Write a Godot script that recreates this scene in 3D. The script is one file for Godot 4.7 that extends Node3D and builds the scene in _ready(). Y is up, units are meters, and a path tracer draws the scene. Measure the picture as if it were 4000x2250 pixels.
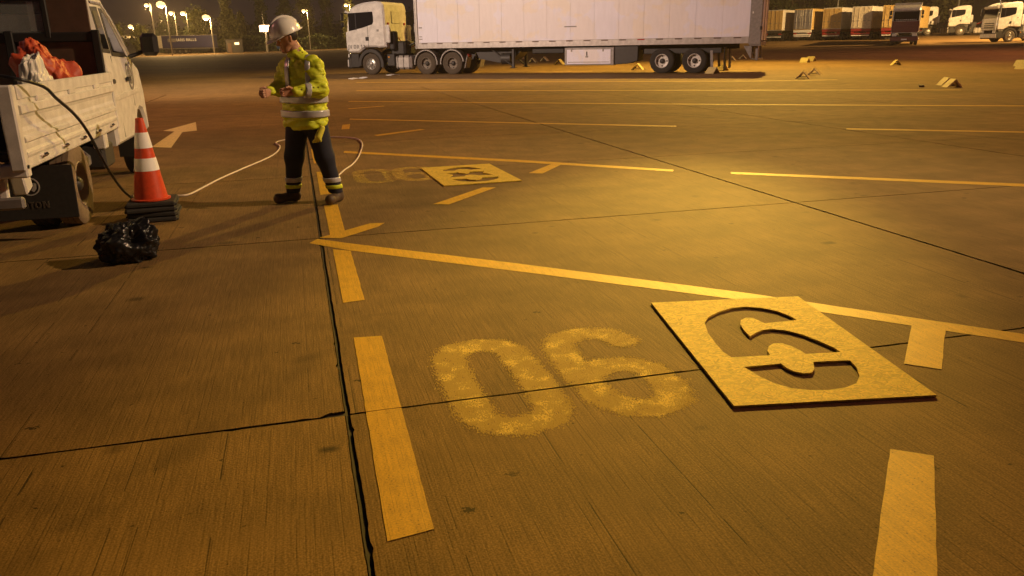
extends Node3D
# Night-time lorry park: a road-marking crew re-painting bay numbers on concrete slabs.
# World: y up, metres. -Z runs along the slab joints, the camera stands at the origin.

const JX := 0.086      # first longitudinal joint
const SLAB_W := 4.46
const JZ := -3.2       # first transverse joint
const SLAB_L := 3.42
const KX0 := -5
const KX1 := 3
const KZ0 := -3
const KZ1 := 7

var rng := RandomNumberGenerator.new()
var mats := {}
var tex := {}
var taken := {}


# ------------------------------------------------------------------ mesh builder
class MB:
	var v := PackedVector3Array()
	var n := PackedVector3Array()
	var uv := PackedVector2Array()
	var uv2 := PackedVector2Array()
	var col := PackedColorArray()
	var xf := Transform3D.IDENTITY

	func vert(p: Vector3, nn: Vector3, t := Vector2.ZERO) -> void:
		v.append(xf * p)
		n.append((xf.basis * nn).normalized())
		uv.append(t)

	func tri(a: Vector3, b: Vector3, c: Vector3) -> void:   # counter-clockwise seen from outside
		var nn := (b - a).cross(c - a)
		if nn.length_squared() < 1e-16:
			return
		nn = nn.normalized()
		vert(a, nn)
		vert(c, nn)
		vert(b, nn)

	func quad(a: Vector3, b: Vector3, c: Vector3, d: Vector3) -> void:
		tri(a, b, c)
		tri(a, c, d)

	func out_tri(a: Vector3, b: Vector3, c: Vector3, from: Vector3) -> void:
		if (b - a).cross(c - a).dot((a + b + c) / 3.0 - from) < 0.0:
			tri(a, c, b)
		else:
			tri(a, b, c)

	func out_quad(a: Vector3, b: Vector3, c: Vector3, d: Vector3, from: Vector3) -> void:
		out_tri(a, b, c, from)
		out_tri(a, c, d, from)

	func box(c: Vector3, s: Vector3, b := 0.0, turn := Basis.IDENTITY) -> MB:
		var keep := xf
		xf = xf * Transform3D(turn, c)
		var h := s * 0.5
		b = minf(b, minf(h.x, minf(h.y, h.z)) * 0.9)
		var o := Vector3.ZERO
		if b <= 0.0:
			for ax in 3:
				for sg: float in [-1.0, 1.0]:
					var p: Array = []
					for q: Array in [[-1, -1], [1, -1], [1, 1], [-1, 1]]:
						var w := Vector3.ZERO
						w[ax] = sg * h[ax]
						w[(ax + 1) % 3] = q[0] * h[(ax + 1) % 3]
						w[(ax + 2) % 3] = q[1] * h[(ax + 2) % 3]
						p.append(w)
					out_quad(p[0], p[1], p[2], p[3], o)
		else:
			for ax in 3:
				var a1 := (ax + 1) % 3
				var a2 := (ax + 2) % 3
				for sg: float in [-1.0, 1.0]:
					var p: Array = []
					for q: Array in [[-1, -1], [1, -1], [1, 1], [-1, 1]]:
						var w := Vector3.ZERO
						w[ax] = sg * h[ax]
						w[a1] = q[0] * (h[a1] - b)
						w[a2] = q[1] * (h[a2] - b)
						p.append(w)
					out_quad(p[0], p[1], p[2], p[3], o)
				for s1: float in [-1.0, 1.0]:
					for s2: float in [-1.0, 1.0]:
						var p0 := Vector3.ZERO
						p0[a1] = s1 * h[a1]
						p0[a2] = s2 * (h[a2] - b)
						var p1 := Vector3.ZERO
						p1[a1] = s1 * (h[a1] - b)
						p1[a2] = s2 * h[a2]
						var e := Vector3.ZERO
						e[ax] = h[ax] - b
						out_quad(p0 - e, p1 - e, p1 + e, p0 + e, o)
			for sx: float in [-1.0, 1.0]:
				for sy: float in [-1.0, 1.0]:
					for sz: float in [-1.0, 1.0]:
						var s3 := Vector3(sx, sy, sz)
						out_tri(s3 * Vector3(h.x, h.y - b, h.z - b), s3 * Vector3(h.x - b, h.y, h.z - b), s3 * Vector3(h.x - b, h.y - b, h.z), o)
		xf = keep
		return self

	# profile of (radius, height along the axis), turned about local y
	func lathe(prof: Array, segs: int, place := Transform3D.IDENTITY) -> MB:
		var keep := xf
		xf = xf * place
		var m := prof.size()
		var nrm: Array = []
		for i in m - 1:
			var d: Vector2 = prof[i + 1] - prof[i]
			nrm.append(Vector2(d.y, -d.x).normalized())
		for i in m - 1:
			var n0: Vector2 = nrm[i]
			var n1: Vector2 = nrm[i]
			if i > 0 and n0.dot(nrm[i - 1]) > 0.75:
				n0 = (n0 + nrm[i - 1]).normalized()
			if i < m - 2 and n1.dot(nrm[i + 1]) > 0.75:
				n1 = (n1 + nrm[i + 1]).normalized()
			var a: Vector2 = prof[i]
			var b: Vector2 = prof[i + 1]
			for k in segs:
				var t0 := TAU * k / segs
				var t1 := TAU * (k + 1) / segs
				var c0 := Vector3(cos(t0), 0, -sin(t0))
				var c1 := Vector3(cos(t1), 0, -sin(t1))
				var y := Vector3.UP
				var pa0 := c0 * a.x + y * a.y
				var pa1 := c1 * a.x + y * a.y
				var pb0 := c0 * b.x + y * b.y
				var pb1 := c1 * b.x + y * b.y
				var u0 := float(k) / segs
				var u1 := float(k + 1) / segs
				var w0 := float(i) / (m - 1)
				var w1 := float(i + 1) / (m - 1)
				if a.x > 1e-6:
					vert(pa0, c0 * n0.x + y * n0.y, Vector2(u0, w0))
					vert(pb1, c1 * n1.x + y * n1.y, Vector2(u1, w1))
					vert(pa1, c1 * n0.x + y * n0.y, Vector2(u1, w0))
				if b.x > 1e-6:
					vert(pa0, c0 * n0.x + y * n0.y, Vector2(u0, w0))
					vert(pb0, c0 * n1.x + y * n1.y, Vector2(u0, w1))
					vert(pb1, c1 * n1.x + y * n1.y, Vector2(u1, w1))
		xf = keep
		return self

	func tube(pts: Array, r0: float, r1 := -1.0, segs := 8) -> MB:
		if r1 < 0.0:
			r1 = r0
		var m := pts.size()
		var side := Vector3.ZERO
		var rings: Array = []
		var norms: Array = []
		for i in m:
			var d: Vector3 = (pts[mini(i + 1, m - 1)] - pts[maxi(i - 1, 0)]).normalized()
			if side == Vector3.ZERO:
				side = d.cross(Vector3.UP if absf(d.y) < 0.9 else Vector3.RIGHT).normalized()
			side = (side - d * side.dot(d)).normalized()
			var up := side.cross(d)
			var r := lerpf(r0, r1, float(i) / maxf(1.0, m - 1))
			var ring: Array = []
			var nr: Array = []
			for k in segs:
				var t := TAU * k / segs
				var w := side * cos(t) + up * sin(t)
				nr.append(w)
				ring.append(pts[i] + w * r)
			rings.append(ring)
			norms.append(nr)
		for i in m - 1:
			for k in segs:
				var k1 := (k + 1) % segs
				var a: Vector3 = rings[i][k]
				var b: Vector3 = rings[i][k1]
				var c: Vector3 = rings[i + 1][k1]
				var d: Vector3 = rings[i + 1][k]
				var flip: bool = (b - a).cross(d - a).dot(norms[i][k]) < 0.0
				var o: Array = [[a, norms[i][k]], [b, norms[i][k1]], [c, norms[i + 1][k1]], [d, norms[i + 1][k]]]
				for q: Array in ([[0, 1, 2], [0, 2, 3]] if flip else [[0, 2, 1], [0, 3, 2]]):
					for j: int in q:
						vert(o[j][0], o[j][1], Vector2(float(k) / segs, float(i) / m))
		for e: int in [0, m - 1]:
			var dd: Vector3 = (pts[0] - pts[1]) if e == 0 else (pts[m - 1] - pts[m - 2])
			for k in range(1, segs - 1):
				var a: Vector3 = rings[e][0]
				var b: Vector3 = rings[e][k]
				var c: Vector3 = rings[e][k + 1]
				if (b - a).cross(c - a).dot(dd) < 0.0:
					tri(a, c, b)
				else:
					tri(a, b, c)
		return self

	# outline in local xy, extruded from z0 to z1; the rims are chamfered by b
	func prism(poly: PackedVector2Array, z0: float, z1: float, b := 0.0) -> MB:
		if Geometry2D.is_polygon_clockwise(poly):
			poly.reverse()
		var m := poly.size()
		var ins := PackedVector2Array()
		for i in m:
			var d0 := (poly[i] - poly[(i + m - 1) % m]).normalized()
			var d1 := (poly[(i + 1) % m] - poly[i]).normalized()
			var nn := Vector2(-d0.y, d0.x) + Vector2(-d1.y, d1.x)
			ins.append(poly[i] + nn.normalized() * b / maxf(0.5, nn.length() * 0.5))
		var rings: Array = []
		if b > 0.0:
			rings = [[ins, z0], [poly, z0 + b], [poly, z1 - b], [ins, z1]]
		else:
			rings = [[poly, z0], [poly, z1]]
		for k in rings.size() - 1:
			var pa: PackedVector2Array = rings[k][0]
			var pb: PackedVector2Array = rings[k + 1][0]
			var za: float = rings[k][1]
			var zb: float = rings[k + 1][1]
			for i in m:
				var j := (i + 1) % m
				quad(Vector3(pa[i].x, pa[i].y, za), Vector3(pa[j].x, pa[j].y, za), Vector3(pb[j].x, pb[j].y, zb), Vector3(pb[i].x, pb[i].y, zb))
		var cap: PackedVector2Array = rings[0][0]
		var ix := Geometry2D.triangulate_polygon(cap)
		if ix.is_empty():
			ix = Geometry2D.triangulate_polygon(poly)
		for i in range(0, ix.size(), 3):
			var a := cap[ix[i]]
			var q := cap[ix[i + 1]]
			var c := cap[ix[i + 2]]
			if (q - a).cross(c - a) < 0.0:
				var t := q
				q = c
				c = t
			tri(Vector3(a.x, a.y, z1), Vector3(q.x, q.y, z1), Vector3(c.x, c.y, z1))
			tri(Vector3(a.x, a.y, z0), Vector3(c.x, c.y, z0), Vector3(q.x, q.y, z0))
		return self

	# flat sheet facing up; outline in (x, z)
	func sheet(poly: PackedVector2Array, y: float, height: Variant = null) -> MB:
		var ix := Geometry2D.triangulate_polygon(poly)
		for i in range(0, ix.size(), 3):
			var p: Array = []
			for k in 3:
				var w := poly[ix[i + k]]
				p.append(Vector3(w.x, y + (height.call(w.x, w.y) if height != null else 0.0), w.y))
			if (p[1] - p[0]).cross(p[2] - p[0]).y < 0.0:
				tri(p[0], p[2], p[1])
			else:
				tri(p[0], p[1], p[2])
		return self

	func lean_in(y0: float, k: float) -> MB:      # sides close in above y0
		for i in v.size():
			if v[i].y > y0:
				v[i].x *= 1.0 - (v[i].y - y0) * k
		return self

	func mesh() -> ArrayMesh:
		var a := []
		a.resize(Mesh.ARRAY_MAX)
		a[Mesh.ARRAY_VERTEX] = v
		a[Mesh.ARRAY_NORMAL] = n
		if uv.size() == v.size():
			a[Mesh.ARRAY_TEX_UV] = uv
		if uv2.size() == v.size():
			a[Mesh.ARRAY_TEX_UV2] = uv2
		if col.size() == v.size():
			a[Mesh.ARRAY_COLOR] = col
		var am := ArrayMesh.new()
		am.add_surface_from_arrays(Mesh.PRIMITIVE_TRIANGLES, a)
		return am


# smooth bodies: tapered capsules joined with a smooth minimum, meshed as surface nets
class Blob:
	var lo: Vector3
	var dim: Vector3i
	var cell: float
	var f := PackedFloat32Array()

	func _init(a: Vector3, b: Vector3, c: float) -> void:
		lo = a
		cell = c
		dim = Vector3i(((b - a) / c).ceil()) + Vector3i.ONE
		f.resize(dim.x * dim.y * dim.z)
		f.fill(1.0)

	func bone(a: Vector3, ra: float, b: Vector3, rb: float, k := 0.04, carve := false) -> void:
		var pad := maxf(ra, rb) + k + cell * 3.0
		var i0 := Vector3i(((a.min(b) - Vector3.ONE * pad - lo) / cell).floor()).max(Vector3i.ZERO)
		var i1 := Vector3i(((a.max(b) + Vector3.ONE * pad - lo) / cell).ceil()).min(dim - Vector3i.ONE)
		var ab := b - a
		var l2 := maxf(ab.length_squared(), 1e-9)
		for z in range(i0.z, i1.z + 1):
			for y in range(i0.y, i1.y + 1):
				var at := (z * dim.y + y) * dim.x
				for x in range(i0.x, i1.x + 1):
					var p := lo + Vector3(x, y, z) * cell
					var t := clampf((p - a).dot(ab) / l2, 0.0, 1.0)
					var d := p.distance_to(a + ab * t) - lerpf(ra, rb, t)
					var o := f[at + x]
					if carve:
						f[at + x] = maxf(o, -d)
						continue
					var h := maxf(k - absf(o - d), 0.0) / k
					f[at + x] = minf(o, d) - h * h * k * 0.25

	func cut(fn: Callable) -> void:
		var at := 0
		for z in dim.z:
			for y in dim.y:
				for x in dim.x:
					if f[at] < 0.1:
						f[at] = maxf(f[at], fn.call(lo + Vector3(x, y, z) * cell))
					at += 1

	func into(mb: MB) -> void:
		var ids := PackedInt32Array()
		ids.resize(f.size())
		ids.fill(-1)
		var pos := PackedVector3Array()
		var nor := PackedVector3Array()
		var sx := 1
		var sy := dim.x
		var sz := dim.x * dim.y
		var offs := PackedInt32Array([0, sx, sy, sx + sy, sz, sx + sz, sy + sz, sx + sy + sz])
		var corner: Array = [Vector3(0, 0, 0), Vector3(1, 0, 0), Vector3(0, 1, 0), Vector3(1, 1, 0), Vector3(0, 0, 1), Vector3(1, 0, 1), Vector3(0, 1, 1), Vector3(1, 1, 1)]
		var edges: Array = [[0, 1], [2, 3], [4, 5], [6, 7], [0, 2], [1, 3], [4, 6], [5, 7], [0, 4], [1, 5], [2, 6], [3, 7]]
		var far := cell * 2.0
		for z in dim.z - 1:
			for y in dim.y - 1:
				var row := z * sz + y * sy
				for x in dim.x - 1:
					var at := row + x
					if absf(f[at]) > far:
						continue
					var inside := 0
					for k in 8:
						if f[at + offs[k]] < 0.0:
							inside += 1
					if inside == 0 or inside == 8:
						continue
					var s := Vector3.ZERO
					var m := 0
					for e: Array in edges:
						var fa := f[at + offs[e[0]]]
						var fb := f[at + offs[e[1]]]
						if (fa < 0.0) != (fb < 0.0):
							s += corner[e[0]].lerp(corner[e[1]], fa / (fa - fb))
							m += 1
					ids[at] = pos.size()
					pos.append(lo + (Vector3(x, y, z) + s / m) * cell)
					var g := Vector3.ZERO
					for k in 8:
						g += (corner[k] * 2.0 - Vector3.ONE) * f[at + offs[k]]
					nor.append(g.normalized())
		var steps: Array = [sx, sy, sz]
		for z in range(1, dim.z - 1):
			for y in range(1, dim.y - 1):
				var row := z * sz + y * sy
				for x in range(1, dim.x - 1):
					var at := row + x
					var fa := f[at]
					if absf(fa) > far:
						continue
					for ax in 3:
						var fb := f[at + steps[ax]]
						if (fa < 0.0) == (fb < 0.0):
							continue
						var s1: int = steps[(ax + 1) % 3]
						var s2: int = steps[(ax + 2) % 3]
						var q: Array = [ids[at - s1 - s2], ids[at - s2], ids[at], ids[at - s1]]
						if q.min() < 0:
							continue
						if fa < 0.0:
							q.reverse()
						for j: int in [0, 1, 2, 0, 2, 3]:
							mb.vert(pos[q[j]], nor[q[j]])


# ------------------------------------------------------------------ scene helpers
func lin(r: float, g: float, b: float) -> Color:
	return Color(r, g, b).linear_to_srgb()


func mat(key: String, c: Color, rough := 0.6, metal := 0.0, spec := 0.5) -> StandardMaterial3D:   # c holds linear base colour
	var m := StandardMaterial3D.new()
	m.resource_name = key
	m.albedo_color = c.linear_to_srgb()
	m.roughness = rough
	m.metallic = metal
	m.metallic_specular = spec
	mats[key] = m
	return m


func grime(m: StandardMaterial3D, t: Texture2D, scale: float, bump := 0.0) -> StandardMaterial3D:
	m.albedo_texture = t
	m.uv1_triplanar = true
	m.uv1_scale = Vector3.ONE * scale
	if bump > 0.0:
		m.heightmap_enabled = true
		m.heightmap_texture = t
		m.heightmap_scale = bump
	return m


func numbered(called: String) -> String:
	var k: int = taken.get(called, 0)
	taken[called] = k + 1
	return called if k == 0 else "%s_%03d" % [called, k]


func thing(called: String, label: String, category: String, at := Vector3.ZERO, turn := 0.0, group := "") -> Node3D:
	var o := Node3D.new()
	o.name = numbered(called)
	add_child(o, true)
	o.position = at
	o.rotation.y = turn
	o.set_meta("label", label)
	o.set_meta("category", category)
	if group:
		o.set_meta("group", group)
	return o


func setting(called: String) -> Node3D:
	var o := Node3D.new()
	o.name = called
	add_child(o, true)
	o.set_meta("kind", "structure")
	return o


func part(parent: Node, called: String, m: Material, mesh: Variant, label := "") -> MeshInstance3D:
	var o := MeshInstance3D.new()
	o.name = called
	o.mesh = mesh.mesh() if mesh is MB else mesh
	o.material_override = m
	parent.add_child(o, true)
	if label:
		o.set_meta("label", label)
	return o


func bx(parent: Node, called: String, m: Material, c: Array, bevel := 0.01, turn := Basis.IDENTITY) -> MeshInstance3D:
	return part(parent, called, m, MB.new().box(Vector3(c[0], c[1], c[2]), Vector3(c[3], c[4], c[5]), bevel, turn))


func poly(a: Array) -> PackedVector2Array:
	var p := PackedVector2Array()
	for q: Array in a:
		p.append(Vector2(q[0], q[1]))
	return p


func copy_of(o: Node3D, label: String, at: Vector3, turn: float) -> Node3D:
	var c: Node3D = o.duplicate()
	c.name = numbered(String(o.name).rstrip("0123456789").trim_suffix("_"))
	add_child(c, true)
	c.position = at
	c.rotation.y = turn
	c.set_meta("label", label)
	return c


func curve(pts: Array, step := 0.04) -> Array:
	var c := Curve3D.new()
	for i in pts.size():
		var d: Vector3 = (pts[mini(i + 1, pts.size() - 1)] - pts[maxi(i - 1, 0)]) / 6.0
		c.add_point(pts[i], -d, d)
	c.bake_interval = step
	return Array(c.get_baked_points())


func rise(x: float, z: float) -> float:   # the yard climbs gently towards its far side
	var s := x * 0.55 - z * 0.835
	var t := maxf(0.0, s - 42.0)
	return 0.0125 * t * t / (t + 8.0) * clampf(0.35 + x / 75.0, 0.35, 1.6)


# ------------------------------------------------------------------ computed textures
func grey(img: Image) -> PackedByteArray:
	if img.get_format() != Image.FORMAT_L8:
		img.convert(Image.FORMAT_L8)
	return img.get_data()


func noise_bytes(w: int, h: int, freq: float, nseed: int, sx := 1, sy := 1, octaves := 3, kind := FastNoiseLite.TYPE_SIMPLEX_SMOOTH) -> PackedByteArray:
	var n := FastNoiseLite.new()
	n.seed = nseed
	n.noise_type = kind
	n.frequency = freq
	n.fractal_octaves = octaves
	var im := n.get_seamless_image(w / sx, h / sy, false, false, 0.12)
	if sx > 1 or sy > 1:
		im.resize(w, h, Image.INTERPOLATE_CUBIC)
	return grey(im)


func texture(w: int, h: int, data: PackedByteArray, fmt := Image.FORMAT_L8) -> ImageTexture:
	var im := Image.create_from_data(w, h, false, fmt, data)
	im.generate_mipmaps()
	return ImageTexture.create_from_image(im)


func make_textures() -> void:
	var S := 2048
	# brushed concrete, brush strokes along v: colour and relief
	var fine := noise_bytes(S, S, 0.30, 11, 1, 32, 2)
	var mid := noise_bytes(S, S, 0.07, 12, 1, 16, 3)
	var fleck := noise_bytes(S, S, 0.22, 13, 1, 1, 2)
	var blot := noise_bytes(S, S, 0.016, 14, 4, 4, 4)
	var pit := noise_bytes(S, S, 0.11, 15, 1, 1, 2)
	# tined grooves and a few deep drag marks, straight along v
	var tine := PackedByteArray()
	tine.resize(S)
	var scratch := PackedByteArray()
	scratch.resize(S)
	rng.seed = 5
	var tx := 4
	while tx < S - 3:
		var deep := rng.randi_range(20, 95)
		tine[tx] = deep
		tine[tx + 1] = deep / 2
		tx += rng.randi_range(6, 15)
	for k in 16:
		var sx := rng.randi_range(2, S - 3)
		var deep := rng.randi_range(60, 190)
		scratch[sx] = deep
		scratch[sx + 1] = deep * 2 / 3
	var alb := PackedByteArray()
	alb.resize(S * S)
	var hgt := PackedByteArray()
	hgt.resize(S * S)
	var i := 0
	for y in S:
		for x in S:
			var st := fine[i]
			var v := 0.83 + (st - 128) * 0.0008 + (mid[i] - 128) * 0.0004 + (fleck[i] - 128) * 0.0016 + (blot[i] - 128) * 0.0006
			var hh := st * 0.35 + fleck[i] * 0.35 + 60.0
			if pit[i] < 46:
				v -= (46 - pit[i]) * 0.014
				hh -= (46 - pit[i]) * 2.0
			var tn: int = tine[x]
			if tn > 0 and mid[i] > 96:
				var w := minf((mid[i] - 96) * 0.03, 1.0)
				v -= tn * 0.0025 * w
				hh -= tn * 0.6 * w
			var sc: int = scratch[x]
			if sc > 0 and blot[i] + (mid[i] >> 1) > 178:
				v -= sc * 0.0022
				hh -= sc * 0.4
			alb[i] = clampi(int(v * 255.0), 20, 255)
			hgt[i] = clampi(int(hh), 0, 255)
			i += 1
	# drips, gum and stuck grit: small dark marks with outlines of their own
	rng.seed = 71
	for q in 150:
		var c := Vector2i(rng.randi_range(0, S - 1), rng.randi_range(0, S - 1))
		var r := rng.randf_range(1.6, 4.5) if q % 6 else rng.randf_range(5.0, 12.0)
		var dark := rng.randf_range(0.45, 0.85)
		var sq := rng.randf_range(0.45, 1.0)
		for yy in range(-int(r) - 2, int(r) + 3):
			for xx in range(-int(r) - 2, int(r) + 3):
				var kk := posmod(c.y + yy, S) * S + posmod(c.x + xx, S)
				if Vector2(xx, yy / sq).length() / r + (pit[kk] - 128) * 0.008 < 0.9:
					alb[kk] = int(alb[kk] * dark)
	tex.concrete = texture(S, S, alb)
	tex.concrete_h = texture(S, S, hgt)
	# stains, tyre dirt and spills over the whole yard (multiplied)
	var D := 1024
	var big := noise_bytes(D, D, 0.012, 21, 2, 2, 5)
	var band := noise_bytes(D, D, 0.05, 22, 4, 1, 4)
	var spots := noise_bytes(D, D, 0.035, 23, 1, 1, 3)
	var rgb := PackedByteArray()
	rgb.resize(D * D * 3)
	for k in D * D:
		var v := 0.86 + (big[k] - 128) * 0.0006 + (band[k] - 128) * 0.0004
		if spots[k] < 24:
			v -= (24 - spots[k]) * 0.012
		v = clampf(v, 0.30, 1.0)
		rgb[k * 3] = int(v * 255.0)
		rgb[k * 3 + 1] = int(v * 252.0)
		rgb[k * 3 + 2] = int(v * 246.0)
	# oil drips and tyre scuffs
	rng.seed = 66
	for q in 420:
		var c := Vector2(rng.randf() * D, rng.randf() * D)
		var r := rng.randf_range(0.6, 1.6) if q % 12 else rng.randf_range(1.8, 3.0)
		var squash := rng.randf_range(0.5, 1.0)
		var dark := rng.randf_range(0.45, 0.85)
		for yy in range(int(c.y - r), int(c.y + r) + 1):
			for xx in range(int(c.x - r), int(c.x + r) + 1):
				var kk := posmod(yy, D) * D + posmod(xx, D)
				var dd2 := Vector2(xx - c.x, (yy - c.y) / squash).length() / r + (spots[kk] - 128) * 0.012
				if dd2 < 1.0:
					for ch in 3:
						rgb[kk * 3 + ch] = int(rgb[kk * 3 + ch] * lerpf(dark, 1.0, clampf(dd2 * 1.6 - 0.6, 0, 1)))
	for q in 26:
		var x0 := rng.randf() * D
		var y0 := rng.randf() * D
		var bend := rng.randf_range(-0.25, 0.25)
		var slope := rng.randf_range(-0.9, 0.9)
		var run := rng.randi_range(60, 240)
		var tone := rng.randf_range(0.86, 0.95)
		for t in run:
			var cx := x0 + slope * t + bend * t * t / 300.0
			for w in range(-4, 5):
				var kk := posmod(int(y0 + t), D) * D + posmod(int(cx + w), D)
				if band[kk] > 100:
					for ch in 3:
						rgb[kk * 3 + ch] = int(rgb[kk * 3 + ch] * lerpf(tone, 1.0, absf(w) / 4.5))
	tex.stain = texture(D, D, rgb, Image.FORMAT_RGB8)
	# generic dust and scuffs for painted metal
	var N := 512
	var a1 := noise_bytes(N, N, 0.012, 31, 1, 1, 5)
	var a2 := noise_bytes(N, N, 0.16, 32, 1, 1, 2)
	var dd := PackedByteArray()
	dd.resize(N * N)
	for k in N * N:
		dd[k] = clampi(int(236 + (a1[k] - 128) * 0.15 + (a2[k] - 128) * 0.05), 0, 255)
	tex.dust = texture(N, N, dd)
	# road paint: brush ridges, small chips
	var pp := PackedByteArray()
	pp.resize(N * N)
	var a3 := noise_bytes(N, N, 0.05, 33, 1, 8, 3)
	var comb := PackedByteArray()
	comb.resize(N)
	rng.seed = 12
	var cxx := 2
	while cxx < N - 2:
		comb[cxx] = rng.randi_range(10, 60)
		cxx += rng.randi_range(6, 15)
	for k in N * N:
		var v := 234 + (a3[k] - 128) * 0.12 + (a2[k] - 128) * 0.18 + (a1[k] - 128) * 0.08
		if a3[k] > 118:
			v -= comb[k % N] * 0.9
		if a2[k] + (a3[k] - 128) * 0.3 < 26:      # chipped through to the dirty concrete
			v -= 80
		pp[k] = clampi(int(v), 0, 255)
	tex.paint = texture(N, N, pp)
	# oriented strand board: overlapping wood strands
	var O := Image.create(N, N, false, Image.FORMAT_RGB8)
	var OH := Image.create(N, N, false, Image.FORMAT_L8)
	O.fill(lin(0.66, 0.45, 0.06))
	OH.fill(Color(0.4, 0.4, 0.4))
	rng.seed = 77
	for s in 5200:
		var c := Vector2(rng.randf() * N, rng.randf() * N)
		var ang := rng.randfn(0.0, 0.8)
		var d := Vector2(cos(ang), sin(ang))
		var L := rng.randf_range(9, 26)
		var wd := rng.randf_range(1.2, 4.0)
		var tone := rng.randf_range(0.62, 1.12)
		var colr := lin(0.76 * tone, 0.55 * tone * rng.randf_range(0.94, 1.03), 0.07 * tone)
		var hv := rng.randf_range(0.25, 0.75)
		var t := -L
		while t <= L:
			var w := -wd
			while w <= wd:
				var p := c + d * t + d.orthogonal() * w
				var ix := posmod(int(p.x), N)
				var iy := posmod(int(p.y), N)
				O.set_pixel(ix, iy, colr)
				OH.set_pixel(ix, iy, Color(hv, hv, hv))
				w += 0.8
			t += 0.8
	O.generate_mipmaps()
	tex.osb = ImageTexture.create_from_image(O)
	tex.osb_h = ImageTexture.create_from_image(OH)
	# lorry box panels: streaky film, with yellowish reflections painted into the colour
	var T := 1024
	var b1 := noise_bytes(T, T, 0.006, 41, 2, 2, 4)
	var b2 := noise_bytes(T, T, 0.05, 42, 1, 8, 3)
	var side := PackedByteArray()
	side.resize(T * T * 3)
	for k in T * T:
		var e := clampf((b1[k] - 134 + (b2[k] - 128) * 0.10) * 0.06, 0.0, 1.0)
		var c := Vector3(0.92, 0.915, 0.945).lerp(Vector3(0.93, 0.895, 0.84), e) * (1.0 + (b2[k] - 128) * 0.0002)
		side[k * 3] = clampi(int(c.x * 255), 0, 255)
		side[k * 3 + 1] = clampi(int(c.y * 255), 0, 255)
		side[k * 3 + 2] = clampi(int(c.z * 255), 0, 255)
	tex.film_reflections = texture(T, T, side, Image.FORMAT_RGB8)
	print("textures ready ", Time.get_ticks_msec())


# a hand-sprayed figure: strokes are polylines in metres inside a w x h sheet; old paint that is dull and broken at its rim
func figure_texture(w: float, h: float, strokes: Array, half: float, nseed: int, cover: float, joint: float) -> ImageTexture:
	var W := int(w * 300.0)
	var H := int(h * 300.0)
	var n1 := noise_bytes(W, H, 0.045, nseed, 1, 1, 4)
	var n2 := noise_bytes(W, H, 0.42, nseed + 1, 1, 3, 2)
	var n3 := noise_bytes(W, H, 0.02, nseed + 2, 1, 1, 2)
	var d8 := PackedByteArray()
	d8.resize(W * H * 4)
	var dull := lin(0.50, 0.325, 0.045)
	var fresh_glint := lin(0.90, 0.66, 0.11)  # bright flecks: glints on wet paint put into the colour
	for y in H:
		for x in W:
			var p := Vector2(x + 0.5, y + 0.5) / 300.0
			var dist := 9.0
			for s: PackedVector2Array in strokes:
				for k in s.size() - 1:
					var a := s[k]
					var ab := s[k + 1] - a
					var t := clampf((p - a).dot(ab) / maxf(ab.length_squared(), 1e-6), 0, 1)
					dist = minf(dist, p.distance_squared_to(a + ab * t))
			dist = sqrt(dist) - half
			var k2 := y * W + x
			var dens := cover - (n1[k2] - 128) * 0.0014 - (n2[k2] - 128) * 0.0058
			if dist > -0.012:
				dens -= (dist + 0.012) * 13.0
			if absf(p.y - joint) < 0.006:
				dens = 0.0
			var flecks := clampf((n2[k2] * 1.4 + n1[k2] * 0.35 + n3[k2] * 1.3 + p.x * 70.0 - 455) * 0.035, 0, 1)
			var c := dull.lerp(fresh_glint, flecks)
			d8[k2 * 4] = int(c.r * 255)
			d8[k2 * 4 + 1] = int(c.g * 255)
			d8[k2 * 4 + 2] = int(c.b * 255)
			d8[k2 * 4 + 3] = clampi(int(dens * 255.0), 0, 255)
	return texture(W, H, d8, Image.FORMAT_RGBA8)


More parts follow.
